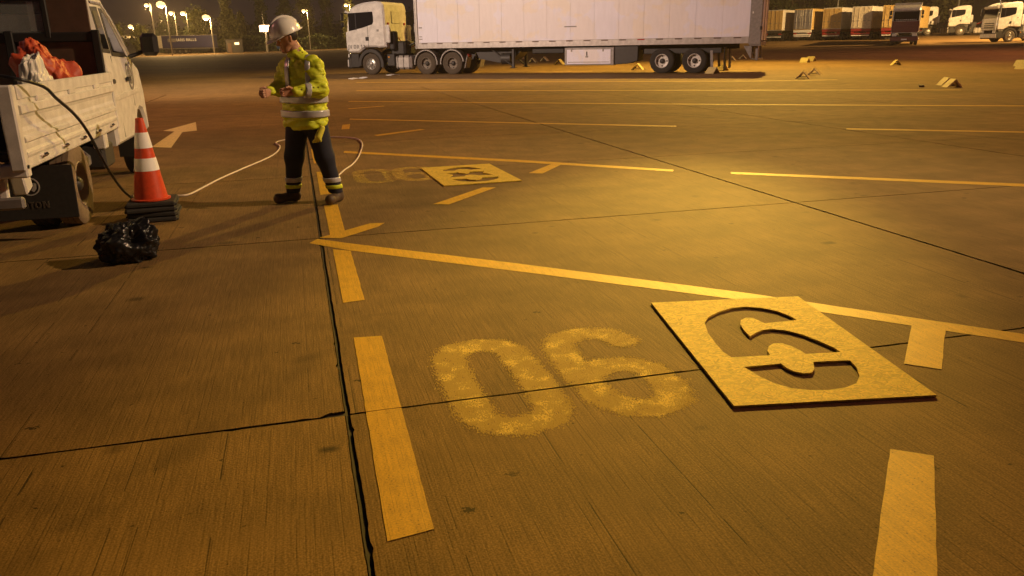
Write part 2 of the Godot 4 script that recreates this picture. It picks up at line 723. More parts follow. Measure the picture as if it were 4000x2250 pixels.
func make_materials() -> void:
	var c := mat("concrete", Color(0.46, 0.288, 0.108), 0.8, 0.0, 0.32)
	c.albedo_texture = tex.concrete
	c.heightmap_enabled = true
	c.heightmap_texture = tex.concrete_h
	c.heightmap_scale = 0.16
	c.detail_enabled = true
	c.detail_albedo = tex.stain
	c.detail_blend_mode = BaseMaterial3D.BLEND_MODE_MUL
	c.detail_uv_layer = BaseMaterial3D.DETAIL_UV_2
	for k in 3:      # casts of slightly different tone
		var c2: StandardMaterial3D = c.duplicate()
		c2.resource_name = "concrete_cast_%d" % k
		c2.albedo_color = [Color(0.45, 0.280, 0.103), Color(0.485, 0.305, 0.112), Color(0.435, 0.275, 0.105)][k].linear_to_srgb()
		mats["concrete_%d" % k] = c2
	grime(mat("sheen_paint", Color(0.86, 0.62, 0.17), 0.5), tex.paint, 1.1).uv1_world_triplanar = true  # paler colour carries the reflective sheen of the arrow
	grime(mat("sealant", Color(0.05, 0.036, 0.026), 0.8), tex.dust, 2.0, 0.5)
	var p := grime(mat("road_paint", Color(0.78, 0.45, 0.018), 0.65), tex.paint, 1.1)
	p.uv1_world_triplanar = true
	p.heightmap_enabled = true
	p.heightmap_texture = tex.paint
	p.heightmap_scale = 0.03
	var o := mat("strand_board", Color(1.0, 1.0, 1.0), 0.72, 0.0, 0.35)
	o.albedo_texture = tex.osb
	o.uv1_triplanar = true
	o.uv1_scale = Vector3.ONE * 1.6
	o.heightmap_enabled = true
	o.heightmap_texture = tex.osb_h
	o.heightmap_scale = 0.12
	grime(mat("white_paint", Color(0.84, 0.82, 0.78), 0.32), tex.dust, 0.8)
	grime(mat("cab_white", Color(0.82, 0.79, 0.76), 0.30), tex.dust, 0.4)
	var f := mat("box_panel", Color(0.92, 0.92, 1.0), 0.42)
	f.albedo_texture = tex.film_reflections
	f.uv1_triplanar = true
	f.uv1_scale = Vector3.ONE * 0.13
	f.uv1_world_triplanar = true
	grime(mat("alu", Color(0.52, 0.49, 0.47), 0.42, 0.35), tex.dust, 0.7)
	grime(mat("grey_metal", Color(0.30, 0.28, 0.27), 0.5, 0.3), tex.dust, 0.9)
	grime(mat("dark_metal", Color(0.035, 0.032, 0.032), 0.55), tex.dust, 0.9)
	mat("black", Color(0.012, 0.012, 0.013), 0.6)
	mat("plastic", Color(0.022, 0.022, 0.025), 0.4)
	grime(mat("rubber", Color(0.026, 0.023, 0.021), 0.85), tex.dust, 3.0, 0.3)
	grime(mat("dusty_rubber", Color(0.085, 0.066, 0.048), 0.9), tex.dust, 3.0, 0.3)
	grime(mat("muddy_rubber", Color(0.21, 0.15, 0.095), 0.9), tex.dust, 3.0, 0.3)
	grime(mat("rim_muddy", Color(0.34, 0.25, 0.16), 0.6), tex.dust, 2.0)
	grime(mat("rim_white", Color(0.72, 0.69, 0.64), 0.4), tex.dust, 1.5)
	grime(mat("rim_dusty", Color(0.20, 0.165, 0.13), 0.6), tex.dust, 1.5)
	grime(mat("rim_alu", Color(0.62, 0.60, 0.56), 0.3, 0.7), tex.dust, 1.5)
	mat("glass_dark", Color(0.012, 0.012, 0.015), 0.06)
	var g := mat("glass", Color(0.5, 0.55, 0.55, 0.22), 0.03)
	g.transparency = BaseMaterial3D.TRANSPARENCY_ALPHA
	mat("red_reflector", Color(0.35, 0.02, 0.012), 0.25)
	mat("amber", Color(0.75, 0.30, 0.03), 0.25)
	mat("lens_clear", Color(0.75, 0.75, 0.72), 0.12)
	grime(mat("seat_grey", Color(0.30, 0.29, 0.29), 0.8), tex.dust, 3.0)
	grime(mat("brown_board", Color(0.11, 0.062, 0.042), 0.55), tex.dust, 1.2)
	mat("chrome", Color(0.75, 0.73, 0.70), 0.16, 1.0)
	grime(mat("cone_orange", Color(0.72, 0.075, 0.022), 0.38), tex.dust, 2.5)
	mat("reflective_white", Color(0.86, 0.85, 0.83), 0.35)
	mat("bin_black", Color(0.010, 0.010, 0.011), 0.32, 0.0, 0.5)
	grime(mat("bag_red", Color(0.60, 0.085, 0.03), 0.55), tex.dust, 2.0)
	mat("bag_white", Color(0.70, 0.68, 0.62), 0.4)
	mat("blue_plastic", Color(0.02, 0.03, 0.11), 0.4)
	mat("hose_pale", Color(0.62, 0.52, 0.40), 0.5)
	grime(mat("chock", Color(0.74, 0.60, 0.26), 0.6), tex.dust, 2.0)
	mat("chock_inner", Color(0.09, 0.075, 0.05), 0.8)
	grime(mat("truck_red", Color(0.12, 0.010, 0.012), 0.35), tex.dust, 0.5)
	grime(mat("chassis_red", Color(0.30, 0.028, 0.022), 0.5), tex.dust, 0.7)
	grime(mat("container_yellow", Color(0.66, 0.46, 0.17), 0.5), tex.dust, 0.5)
	grime(mat("container_cream", Color(0.74, 0.65, 0.50), 0.5), tex.dust, 0.5)
	grime(mat("container_white", Color(0.72, 0.68, 0.62), 0.5), tex.dust, 0.5)
	mat("steel_shiny", Color(0.70, 0.68, 0.66), 0.28, 0.85)
	grime(mat("curtain_blue", Color(0.035, 0.038, 0.14), 0.5), tex.dust, 0.3)
	mat("lettering_white", Color(0.72, 0.72, 0.74), 0.5)
	mat("emblem_grey", Color(0.5, 0.48, 0.46), 0.5)
	mat("lettering_grey", Color(0.20, 0.19, 0.19), 0.5)
	grime(mat("pole", Color(0.42, 0.40, 0.37), 0.5, 0.4), tex.dust, 0.7)
	grime(mat("bark", Color(0.09, 0.065, 0.045), 0.9), tex.dust, 1.0, 2.0)
	mat("hill", Color(0.05, 0.042, 0.03), 0.95)
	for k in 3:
		var l := mat("leaf_%s" % ["dark", "olive", "bright"][k], [Color(0.05, 0.065, 0.022), Color(0.085, 0.085, 0.028), Color(0.12, 0.125, 0.03)][k], 0.7)  # the bright one puts lamplight into the leaf colour of lit trees
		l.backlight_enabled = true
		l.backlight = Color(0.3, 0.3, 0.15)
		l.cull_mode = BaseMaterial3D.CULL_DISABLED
	var lamp := mat("lamp_glow", Color(1, 0.9, 0.7), 0.5)
	lamp.emission_enabled = true
	lamp.emission = Color(1.0, 0.80, 0.50)
	lamp.emission_energy_multiplier = 2.4
	var sg := mat("sign_glow", Color(1, 0.9, 0.8), 0.5)
	sg.emission_enabled = true
	sg.emission = Color(1.0, 0.80, 0.58)
	sg.emission_energy_multiplier = 2.2
	# clothing and skin
	grime(mat("hivis", Color(0.72, 0.82, 0.025), 0.62), tex.dust, 3.0)
	mat("tape", Color(0.50, 0.50, 0.52), 0.32, 0.2)
	grime(mat("navy_cloth", Color(0.013, 0.015, 0.032), 0.85), tex.dust, 4.0)
	mat("skin", Color(0.46, 0.24, 0.15), 0.55)
	mat("hair", Color(0.02, 0.014, 0.01), 0.6)
	mat("helmet", Color(0.82, 0.80, 0.76), 0.28)
	grime(mat("boot", Color(0.10, 0.062, 0.03), 0.6), tex.dust, 4.0)
	mat("glove", Color(0.66, 0.62, 0.05), 0.7)


# ------------------------------------------------------------------ the yard
func _ready() -> void:
	look()
	make_textures()
	make_materials()
	pavement()
	markings()
	masts()
	backdrop()
	print("setting ready ", Time.get_ticks_msec())
	articulated_lorry()
	far_vehicles()
	pickup()
	print("vehicles ready ", Time.get_ticks_msec())
	stencils()
	cone_and_bag()
	hose()
	chocks_and_litter()
	worker()
	print("done ", Time.get_ticks_msec())


func look() -> void:
	var cam := Camera3D.new()
	cam.name = "camera"
	cam.fov = 39.826
	cam.near = 0.05
	cam.far = 3000.0
	cam.transform = Transform3D(Basis(Vector3(0.966447, -0.018057, 0.256230), Vector3(0.092222, 0.955410, -0.280512), Vector3(-0.239740, 0.294730, 0.925018)), Vector3(0, 1.52, 0))
	add_child(cam)
	var env := Environment.new()
	env.background_mode = Environment.BG_SKY
	var sm := ProceduralSkyMaterial.new()
	sm.sky_top_color = lin(0.005, 0.005, 0.011)
	sm.sky_horizon_color = lin(0.016, 0.011, 0.013)
	sm.sky_curve = 0.12
	sm.ground_bottom_color = lin(0.006, 0.005, 0.004)
	sm.ground_horizon_color = lin(0.020, 0.014, 0.012)
	sm.sun_angle_max = 0.0
	var sky := Sky.new()
	sky.sky_material = sm
	env.sky = sky
	env.tonemap_mode = Environment.TONE_MAPPER_LINEAR
	env.tonemap_exposure = 1.08
	env.fog_enabled = true          # thin haze added to give the far lamps a glow
	env.fog_density = 0.0006
	env.fog_light_color = Color(1.0, 0.95, 0.9)
	env.sdfgi_enabled = true
	env.ssao_enabled = true
	env.ssil_enabled = true
	var we := WorldEnvironment.new()
	we.name = "environment"
	we.environment = env
	add_child(we)


func slab_mesh(w: float, l: float, off: Vector2, at: Vector2, step: float, spall: int) -> ArrayMesh:
	var mb := MB.new()
	var rim: Array = []
	var gap := [0.008, 0.0028]
	var c: Array = [Vector2(gap[0], gap[1]), Vector2(w - gap[0], gap[1]), Vector2(w - gap[0], l - gap[1]), Vector2(gap[0], l - gap[1])]
	for k in 4:
		var a: Vector2 = c[k]
		var b: Vector2 = c[(k + 1) % 4]
		var m := int(a.distance_to(b) / step)
		var inward := (b - a).normalized().orthogonal() * -1.0
		var wander := 0.0
		for i in m:
			wander = wander * 0.75 + rng.randfn(0.0, 0.0008)
			var chip := 0.0
			if rng.randf() < 0.025:
				chip = rng.randf_range(0.003, 0.012)
			var p := a.lerp(b, float(i) / m)
			if i > 0:
				p += inward * clampf(wander + chip * 0.8 + 0.001, -0.002, 0.010)
			if k == spall and i < 3:
				p += inward * [0.03, 0.036, 0.02][i] + (b - a).normalized() * [0.045, 0.02, 0.01][i]
			rim.append(p)
	var top := PackedVector2Array()
	var mid := Vector2(w, l) * 0.5
	for p: Vector2 in rim:
		top.append(p - (p - mid).sign() * 0.004)
	var ix := Geometry2D.triangulate_polygon(top)
	var put := func(p: Vector2, y: float, n: Vector3) -> void:
		mb.v.append(Vector3(p.x, y, p.y))
		mb.n.append(n)
		mb.uv.append((p + off) / 4.6)
		mb.uv2.append((p + at) / 34.0 + Vector2(0.13, 0.42))
	for i in range(0, ix.size(), 3):
		var a := top[ix[i]]
		var b := top[ix[i + 1]]
		var d := top[ix[i + 2]]
		if (b - a).cross(d - a) < 0.0:
			var t := b
			b = d
			d = t
		for q: Vector2 in [a, b, d]:
			put.call(q, 0.0, Vector3.UP)
	var m := rim.size()
	for i in m:
		var j := (i + 1) % m
		var e: Vector2 = (rim[j] - rim[i]).normalized()
		var o := Vector3(e.y, 0, -e.x)
		for lay: Array in [[top, 0.0, rim, -0.004, (o + Vector3.UP).normalized()], [rim, -0.004, rim, -0.04, o]]:
			for q: Array in [[lay[0][i], lay[1]], [lay[0][j], lay[1]], [lay[2][j], lay[3]], [lay[0][i], lay[1]], [lay[2][j], lay[3]], [lay[2][i], lay[3]]]:
				put.call(q[0], q[1], lay[4])
	return mb.mesh()


func pavement() -> void:
	var pv := setting("pavement")
	rng.seed = 20
	for kx in range(KX0, KX1 + 1):
		for kz in range(KZ0, KZ1 + 1):
			var at := Vector2(JX + kx * SLAB_W, JZ - (kz + 1) * SLAB_L)
			var near := absf(kx + 0.0) <= 1 and kz <= 2
			var off := Vector2(rng.randf() * 40.0, rng.randf() * 40.0)
			var spall := -1
			if kx == -1 and kz == 0:
				spall = 2
			var s := part(pv, "slab", mats["concrete_%d" % rng.randi_range(0, 2)], slab_mesh(SLAB_W, SLAB_L, off, at, 0.035 if near else 0.25, spall))
			s.position = Vector3(at.x, rng.randfn(0.0, 0.0001), at.y)
	var x0 := JX + KX0 * SLAB_W
	var x1 := JX + (KX1 + 1) * SLAB_W
	var z1 := JZ - KZ0 * SLAB_L
	var z0 := JZ - (KZ1 + 1) * SLAB_L
	part(pv, "joint_filler", mats.sealant, MB.new().sheet(poly([[x0, z0], [x1, z0], [x1, z1], [x0, z1]]), -0.0085))
	# the yard beyond the slabs that can be told apart: one sheet to the horizon
	var xs: Array = [-900.0, -500.0, -300.0, -200.0, -140.0, -100.0, -70.0, -50.0, -35.0]
	var zs: Array = [120.0, 60.0, 30.0, 15.0]
	var x := x0
	while x < x1 - 0.1:
		xs.append(x)
		x += SLAB_W
	xs.append(x1)
	for k in 28:
		xs.append(x1 + 3.0 + k * 4.0)
	xs.append_array([150.0, 180.0, 230.0, 300.0, 450.0, 900.0])
	var z := z1
	while z > z0 + 0.1:
		zs.append(z)
		z -= SLAB_L
	zs.append(z0)
	for k in 34:
		zs.append(z0 - 3.0 - k * 4.0)
	zs.append_array([-190.0, -230.0, -300.0, -420.0, -600.0, -900.0, -1500.0])
	var mb := MB.new()
	for i in xs.size() - 1:
		for j in zs.size() - 1:
			var cx: float = (xs[i] + xs[i + 1]) * 0.5
			var cz: float = (zs[j] + zs[j + 1]) * 0.5
			if cx > x0 and cx < x1 and cz > z0 and cz < z1:
				continue
			var q: Array = []
			for w: Array in [[xs[i], zs[j]], [xs[i + 1], zs[j]], [xs[i + 1], zs[j + 1]], [xs[i], zs[j + 1]]]:
				q.append(Vector3(w[0], rise(w[0], w[1]), w[1]))
			for t: int in [0, 2, 1, 0, 3, 2]:
				var p: Vector3 = q[t]
				var e := 0.5
				mb.v.append(p)
				mb.n.append(Vector3(rise(p.x - e, p.z) - rise(p.x + e, p.z), 2.0 * e, rise(p.x, p.z - e) - rise(p.x, p.z + e)).normalized())
				mb.uv.append(Vector2(p.x, p.z) / 4.6)
				mb.uv2.append(Vector2(p.x, p.z) / 34.0 + Vector2(0.13, 0.42))
	var gm := part(self, "ground", mats.concrete, mb)
	gm.set_meta("kind", "structure")


func stripe(parent: Node, called: String, a: Array, label := "", y := 0.0016, coat: Material = null) -> void:
	# the hand-rolled edge: outline resampled with a slight waver
	var src := poly(a)
	var out := PackedVector2Array()
	for i in src.size():
		var p := src[i]
		var q := src[(i + 1) % src.size()]
		var m := maxi(1, int(p.distance_to(q) / 0.06)) if p.length() < 9.0 else 1
		for k in m:
			var w := p.lerp(q, float(k) / m)
			if k > 0:
				w += Vector2(rng.randfn(0, 0.0008), rng.randfn(0, 0.0008))
			out.append(w)
	part(parent, called, coat if coat else mats.road_paint, MB.new().sheet(out, y, rise), label)


func markings() -> void:
	var mk := setting("road_markings")
	rng.seed = 9
	# broken guide line beside the long joint
	for d: Array in [[[0.18, -4.15], [0.33, -4.13], [0.318, -3.203], [0.165, -3.204]], [[0.165, -3.199], [0.318, -3.198], [0.305, -2.255], [0.15, -2.23]], [[0.165, -8.06], [0.30, -8.06], [0.295, -6.66], [0.165, -6.62]],
			[[0.165, -6.20], [0.295, -6.10], [0.295, -4.81], [0.16, -4.79]], [[0.155, -10.36], [0.285, -10.34], [0.28, -8.72], [0.15, -8.67]], [[0.14, -12.77], [0.27, -12.77], [0.275, -11.2], [0.145, -11.16]],
			[[0.15, -15.1], [0.28, -15.1], [0.28, -13.5], [0.15, -13.5]], [[0.84, -16.6], [1.0, -16.7], [0.92, -15.7], [0.77, -15.7]]]:
		stripe(mk, "guide_dash", d, "", 0.0022)
	# bay line with its short return
	stripe(mk, "bay_line", [[-0.01, -6.47], [0.06, -6.60], [0.31, -6.35], [1.42, -5.34], [2.61, -4.20], [3.59, -3.13], [5.2, -1.42], [5.08, -1.34], [3.49, -3.03], [2.50, -4.09], [1.37, -5.14], [0.29, -6.12]])
	stripe(mk, "bay_line", [[0.075, -6.63], [0.53, -7.05], [0.66, -7.03], [0.585, -6.89], [0.25, -6.55]], "", 0.0034)
	stripe(mk, "bay_line", [[0.62, -12.36], [2.81, -10.46], [4.38, -8.90], [4.30, -8.76], [2.75, -10.26], [0.60, -12.14]])
	stripe(mk, "bay_line", [[4.92, -8.49], [7.32, -6.69], [10.3, -4.4], [10.22, -4.26], [7.2, -6.55], [4.85, -8.35]])
	stripe(mk, "bay_line", [[1.08, -17.98], [6.73, -13.63], [6.64, -13.47], [1.06, -17.78]])
	stripe(mk, "bay_line", [[9.15, -12.02], [11.30, -10.47], [13.4, -9.0], [13.3, -8.86], [11.18, -10.33], [9.03, -11.87]])
	stripe(mk, "bay_line", [[1.46, -23.85], [10.61, -17.43], [17.0, -13.35], [16.9, -13.19], [10.5, -17.27], [1.40, -23.67]])
	stripe(mk, "bay_line", [[2.11, -29.45], [18.42, -19.42], [18.32, -19.24], [2.0, -29.25]])
	stripe(mk, "bay_line", [[2.63, -36.2], [16.48, -27.2], [19.37, -26.3], [19.3, -26.1], [16.4, -26.98], [2.5, -35.98]])
	stripe(mk, "bay_line", [[8.6, -45.2], [24.0, -35.1], [23.9, -34.9], [8.5, -45.0]])
	for d: Array in [[[2.64, -9.28], [3.13, -9.90], [3.25, -9.83], [2.79, -9.19]], [[1.21, -7.74], [1.89, -8.50], [2.03, -8.45], [1.36, -7.67]], [[1.26, -14.42], [2.2, -15.1], [2.26, -14.95], [1.31, -14.22]],
			[[1.22, -20.98], [2.17, -21.46], [2.2, -21.3], [1.25, -20.8]], [[3.18, -3.45], [3.30, -3.34], [2.84, -2.86], [2.72, -2.97]], [[2.08, -2.28], [2.20, -2.19], [1.60, -1.50], [1.44, -1.58]]]:
		stripe(mk, "bay_tick", d, "", 0.0028)
	stripe(mk, "painted_arrow", [[-2.36, -14.15], [-2.03, -13.9], [-2.17, -16.5], [-1.93, -16.7], [-2.16, -18.7], [-2.58, -16.95], [-2.34, -16.7]], "pale yellow painted arrow", 0.0016, mats.sheen_paint)
	# bay numbers
	var zero := poly([[0.46, 0.26], [0.41, 0.17], [0.31, 0.13], [0.19, 0.16], [0.13, 0.27], [0.12, 0.6], [0.13, 0.95], [0.20, 1.06], [0.30, 1.09], [0.42, 1.05], [0.47, 0.95], [0.475, 0.6], [0.46, 0.26]])
	var six := poly([[0.49, 0.30], [0.45, 0.18], [0.33, 0.13], [0.20, 0.17], [0.135, 0.30], [0.12, 0.60], [0.135, 0.93], [0.21, 1.06], [0.32, 1.09], [0.44, 1.03], [0.485, 0.88], [0.47, 0.70], [0.40, 0.60], [0.28, 0.585], [0.14, 0.68]])
	for d: Array in [[zero, 0.49, -3.97, 1.0, 51, 0.80, "old painted figure 0 in dull broken yellow"], [six, 1.06, -3.97, 1.0, 61, 0.80, "old painted figure 6 in dull broken yellow"], [zero, 0.52, -10.42, 1.04, 71, 0.50, "faint worn figure 0"], [six, 1.0, -10.42, 1.04, 81, 0.54, "faint worn figure beside the stencil"]]:
		var w := 0.62 * float(d[3])
		var h := 1.22 * float(d[3])
		var m := mat("figure_%d" % d[4], Color(1, 1, 1), 0.8)
		m.albedo_texture = figure_texture(0.62, 1.22, [d[0]], 0.072, d[4], d[5], JZ - float(d[2]))
		m.transparency = BaseMaterial3D.TRANSPARENCY_ALPHA_SCISSOR
		m.alpha_scissor_threshold = 0.5
		m.heightmap_enabled = true
		m.heightmap_texture = tex.concrete_h
		m.heightmap_scale = 0.4
		m.texture_repeat = false
		var mb := MB.new()
		for q: Array in [[0, 0], [1, 0], [1, 1], [0, 0], [1, 1], [0, 1]]:
			mb.vert(Vector3(d[1] + q[0] * w, 0.001, d[2] + q[1] * h), Vector3.UP, Vector2(q[0], q[1]))
		part(mk, "painted_figure", m, mb, d[6])


func stencil(called: String, label: String, corners: Array, holes: Array) -> void:
	# corners: far left, far right, near right, near left on the ground; holes in board units (0.91 x 1.43, from the far left corner)
	var a := Vector2(corners[0][0], corners[0][1])
	var e := Vector2(corners[1][0], corners[1][1]) - a
	var root := thing(called, label, "stencil", Vector3(a.x, 0.003, a.y), -atan2(e.y, e.x), "plywood number stencils lying on the concrete")
	var cs := CSGCombiner3D.new()
	cs.name = "board"
	root.add_child(cs)
	var b := CSGBox3D.new()
	b.size = Vector3(0.91, 0.010, 1.43)
	b.position = Vector3(0.455, 0.005, 0.715)
	b.material = mats.strand_board
	b.name = "sheet"
	cs.add_child(b)
	for h: Array in holes:
		var p := CSGPolygon3D.new()
		p.polygon = poly(h)
		p.mode = CSGPolygon3D.MODE_DEPTH
		p.depth = 0.2
		p.rotation_degrees.x = 90.0      # polygon y runs along board z, depth runs up
		p.position.y = -0.1
		p.operation = CSGShape3D.OPERATION_SUBTRACTION
		p.material = mats.strand_board
		p.name = "opening"
		cs.add_child(p)


func stencils() -> void:
	var six_a: Array = [[0.723, 0.412], [0.713, 0.338], [0.675, 0.245], [0.614, 0.185], [0.527, 0.146], [0.438, 0.160], [0.334, 0.224], [0.253, 0.300], [0.204, 0.390], [0.172, 0.545], [0.162, 0.703], [0.161, 0.823], [0.177, 0.898], [0.375, 0.893], [0.386, 0.833], [0.415, 0.777], [0.454, 0.741], [0.498, 0.743], [0.531, 0.792], [0.549, 0.853], [0.555, 0.900], [0.737, 0.897], [0.732, 0.838], [0.697, 0.732], [0.659, 0.642], [0.604, 0.569], [0.533, 0.533], [0.475, 0.541], [0.423, 0.578], [0.375, 0.626], [0.375, 0.539], [0.390, 0.438], [0.417, 0.371], [0.461, 0.336], [0.498, 0.346], [0.516, 0.408], [0.528, 0.440]]
	var six_b: Array = [[0.195, 1.022], [0.385, 1.005], [0.390, 1.055], [0.406, 1.101], [0.442, 1.130], [0.484, 1.127], [0.518, 1.080], [0.547, 1.003], [0.730, 1.005], [0.718, 1.096], [0.681, 1.194], [0.628, 1.268], [0.558, 1.307], [0.472, 1.323], [0.392, 1.315], [0.319, 1.286], [0.264, 1.224], [0.227, 1.146], [0.207, 1.067]]
	stencil("number_stencil", "large strand board stencil cut with the figure 6, lying beside the painted 06", [[1.945, -4.18], [2.84, -4.02]], [six_a, six_b])
	var eight: Array = [[[0.189, 0.375], [0.24, 0.27], [0.310, 0.203], [0.38, 0.165], [0.447, 0.152], [0.52, 0.165], [0.590, 0.198], [0.66, 0.28], [0.703, 0.389], [0.56, 0.420], [0.52, 0.35], [0.452, 0.312], [0.39, 0.345], [0.361, 0.405]],
		[[0.203, 0.573], [0.359, 0.552], [0.374, 0.625], [0.429, 0.675], [0.475, 0.635], [0.505, 0.57], [0.694, 0.573], [0.634, 0.719], [0.724, 0.887], [0.545, 0.885], [0.51, 0.82], [0.455, 0.79], [0.398, 0.817], [0.361, 0.895], [0.171, 0.891], [0.259, 0.732]],
		[[0.176, 1.045], [0.345, 1.054], [0.357, 1.135], [0.428, 1.185], [0.50, 1.14], [0.535, 1.055], [0.731, 1.051], [0.715, 1.14], [0.672, 1.215], [0.61, 1.27], [0.546, 1.305], [0.47, 1.32], [0.396, 1.315], [0.325, 1.285], [0.264, 1.237], [0.204, 1.143]]]
	stencil("number_stencil", "strand board stencil cut with the figure 8, between two short yellow strokes", [[1.45, -10.14], [2.36, -10.17]], eight)


# ------------------------------------------------------------------ lighting masts, trees, far ground
func mast(label: String, at: Vector3, h: float, towards: Array, heads := 3, group := "") -> Node3D:
	# towards: [[aim point, energy, cone angle], ...]; an empty aim is an all-round lamp
	var y := rise(at.x, at.z)
	var m := thing("light_mast", label, "light mast", Vector3(at.x, y, at.z), 0.0, group)
	part(m, "pole", mats.pole, MB.new().tube([Vector3(0, 0, 0), Vector3(0, h * 0.5, 0), Vector3(0, h, 0)], 0.13, 0.06, 10))
	bx(m, "base_plate", mats.pole, [0, 0.03, 0, 0.5, 0.06, 0.5])
	var aim := Vector3(0, 0, 1)
	if towards.size():
		aim = (towards[0][0] - at) * Vector3(1, 0, 1)
	else:
		aim = Vector3(-at.x, 0, -at.z)
	aim = aim.normalized()
	var across := aim.cross(Vector3.UP)
	part(m, "crossarm", mats.pole, MB.new().tube([across * -0.62 * heads * 0.5 + Vector3.UP * h, across * 0.62 * heads * 0.5 + Vector3.UP * h], 0.05))
	for k in heads:
		var c := across * 0.62 * (k - (heads - 1) * 0.5) + aim * 0.16 + Vector3.UP * (h - 0.02)
		var turn := Basis(across, Vector3.UP, -aim).rotated(across, -0.95)
		var hd := part(m, "floodlight", mats.dark_metal, MB.new().box(c, Vector3(0.52, 0.40, 0.16), 0.03, turn))
		part(hd, "lamp_glass", mats.lamp_glow, MB.new().box(c + turn * Vector3(0, 0, -0.085), Vector3(0.46, 0.34, 0.012), 0.004, turn))
		if towards.size() > k:
			var s := SpotLight3D.new()
			s.name = "floodlight_beam"
			m.add_child(s, true)
			s.position = c + turn * Vector3(0, 0, -0.16)
			s.look_at_from_position(m.position + s.position, towards[k][0])
			s.light_energy = towards[k][1]
			s.spot_angle = towards[k][2]
			s.spot_angle_attenuation = 1.0
			s.light_color = towards[k][3]
			s.light_size = 0.22
			s.spot_range = 200.0
			s.spot_attenuation = 2.0
			s.shadow_enabled = true
	return m


func street_lamp(label: String, head: Vector3, energy: float, glow := 0.55) -> void:
	var y := rise(head.x, head.z)
	var m := thing("street_lamp", label, "street lamp", Vector3(head.x, y, head.z), 0.0, "lamps along the far side of the yard")
	var h := head.y - y
	part(m, "pole", mats.pole, MB.new().tube([Vector3(0.9, 0, 0), Vector3(0.9, h * 0.6, 0), Vector3(0.9, h + 0.1, 0), Vector3(0.5, h + 0.35, 0), Vector3(0, h + 0.3, 0)], 0.14, 0.09, 8))
	var hd := part(m, "lamp_head", mats.dark_metal, MB.new().box(Vector3(0, h + 0.28, 0), Vector3(1.1, 0.16, 0.6), 0.05))
	var g := MB.new()
	var prof: Array = []
	for k in 9:
		var t := PI * k / 8.0
		prof.append(Vector2(sin(t) * glow, -cos(t) * glow * 0.75))
	g.lathe(prof, 14, Transform3D(Basis.IDENTITY, Vector3(0, h - 0.15, 0)))
	part(hd, "lamp_globe", mats.lamp_glow, g)
	var o := OmniLight3D.new()
	o.name = "lamp_light"
	m.add_child(o)
	o.position = Vector3(0, h - 0.35 - glow, 0)
	o.light_energy = energy
	o.light_color = Color(1.0, 0.80, 0.50)
	o.light_size = 0.3
	o.omni_range = 250.0
	o.omni_attenuation = 2.0
	o.shadow_enabled = true


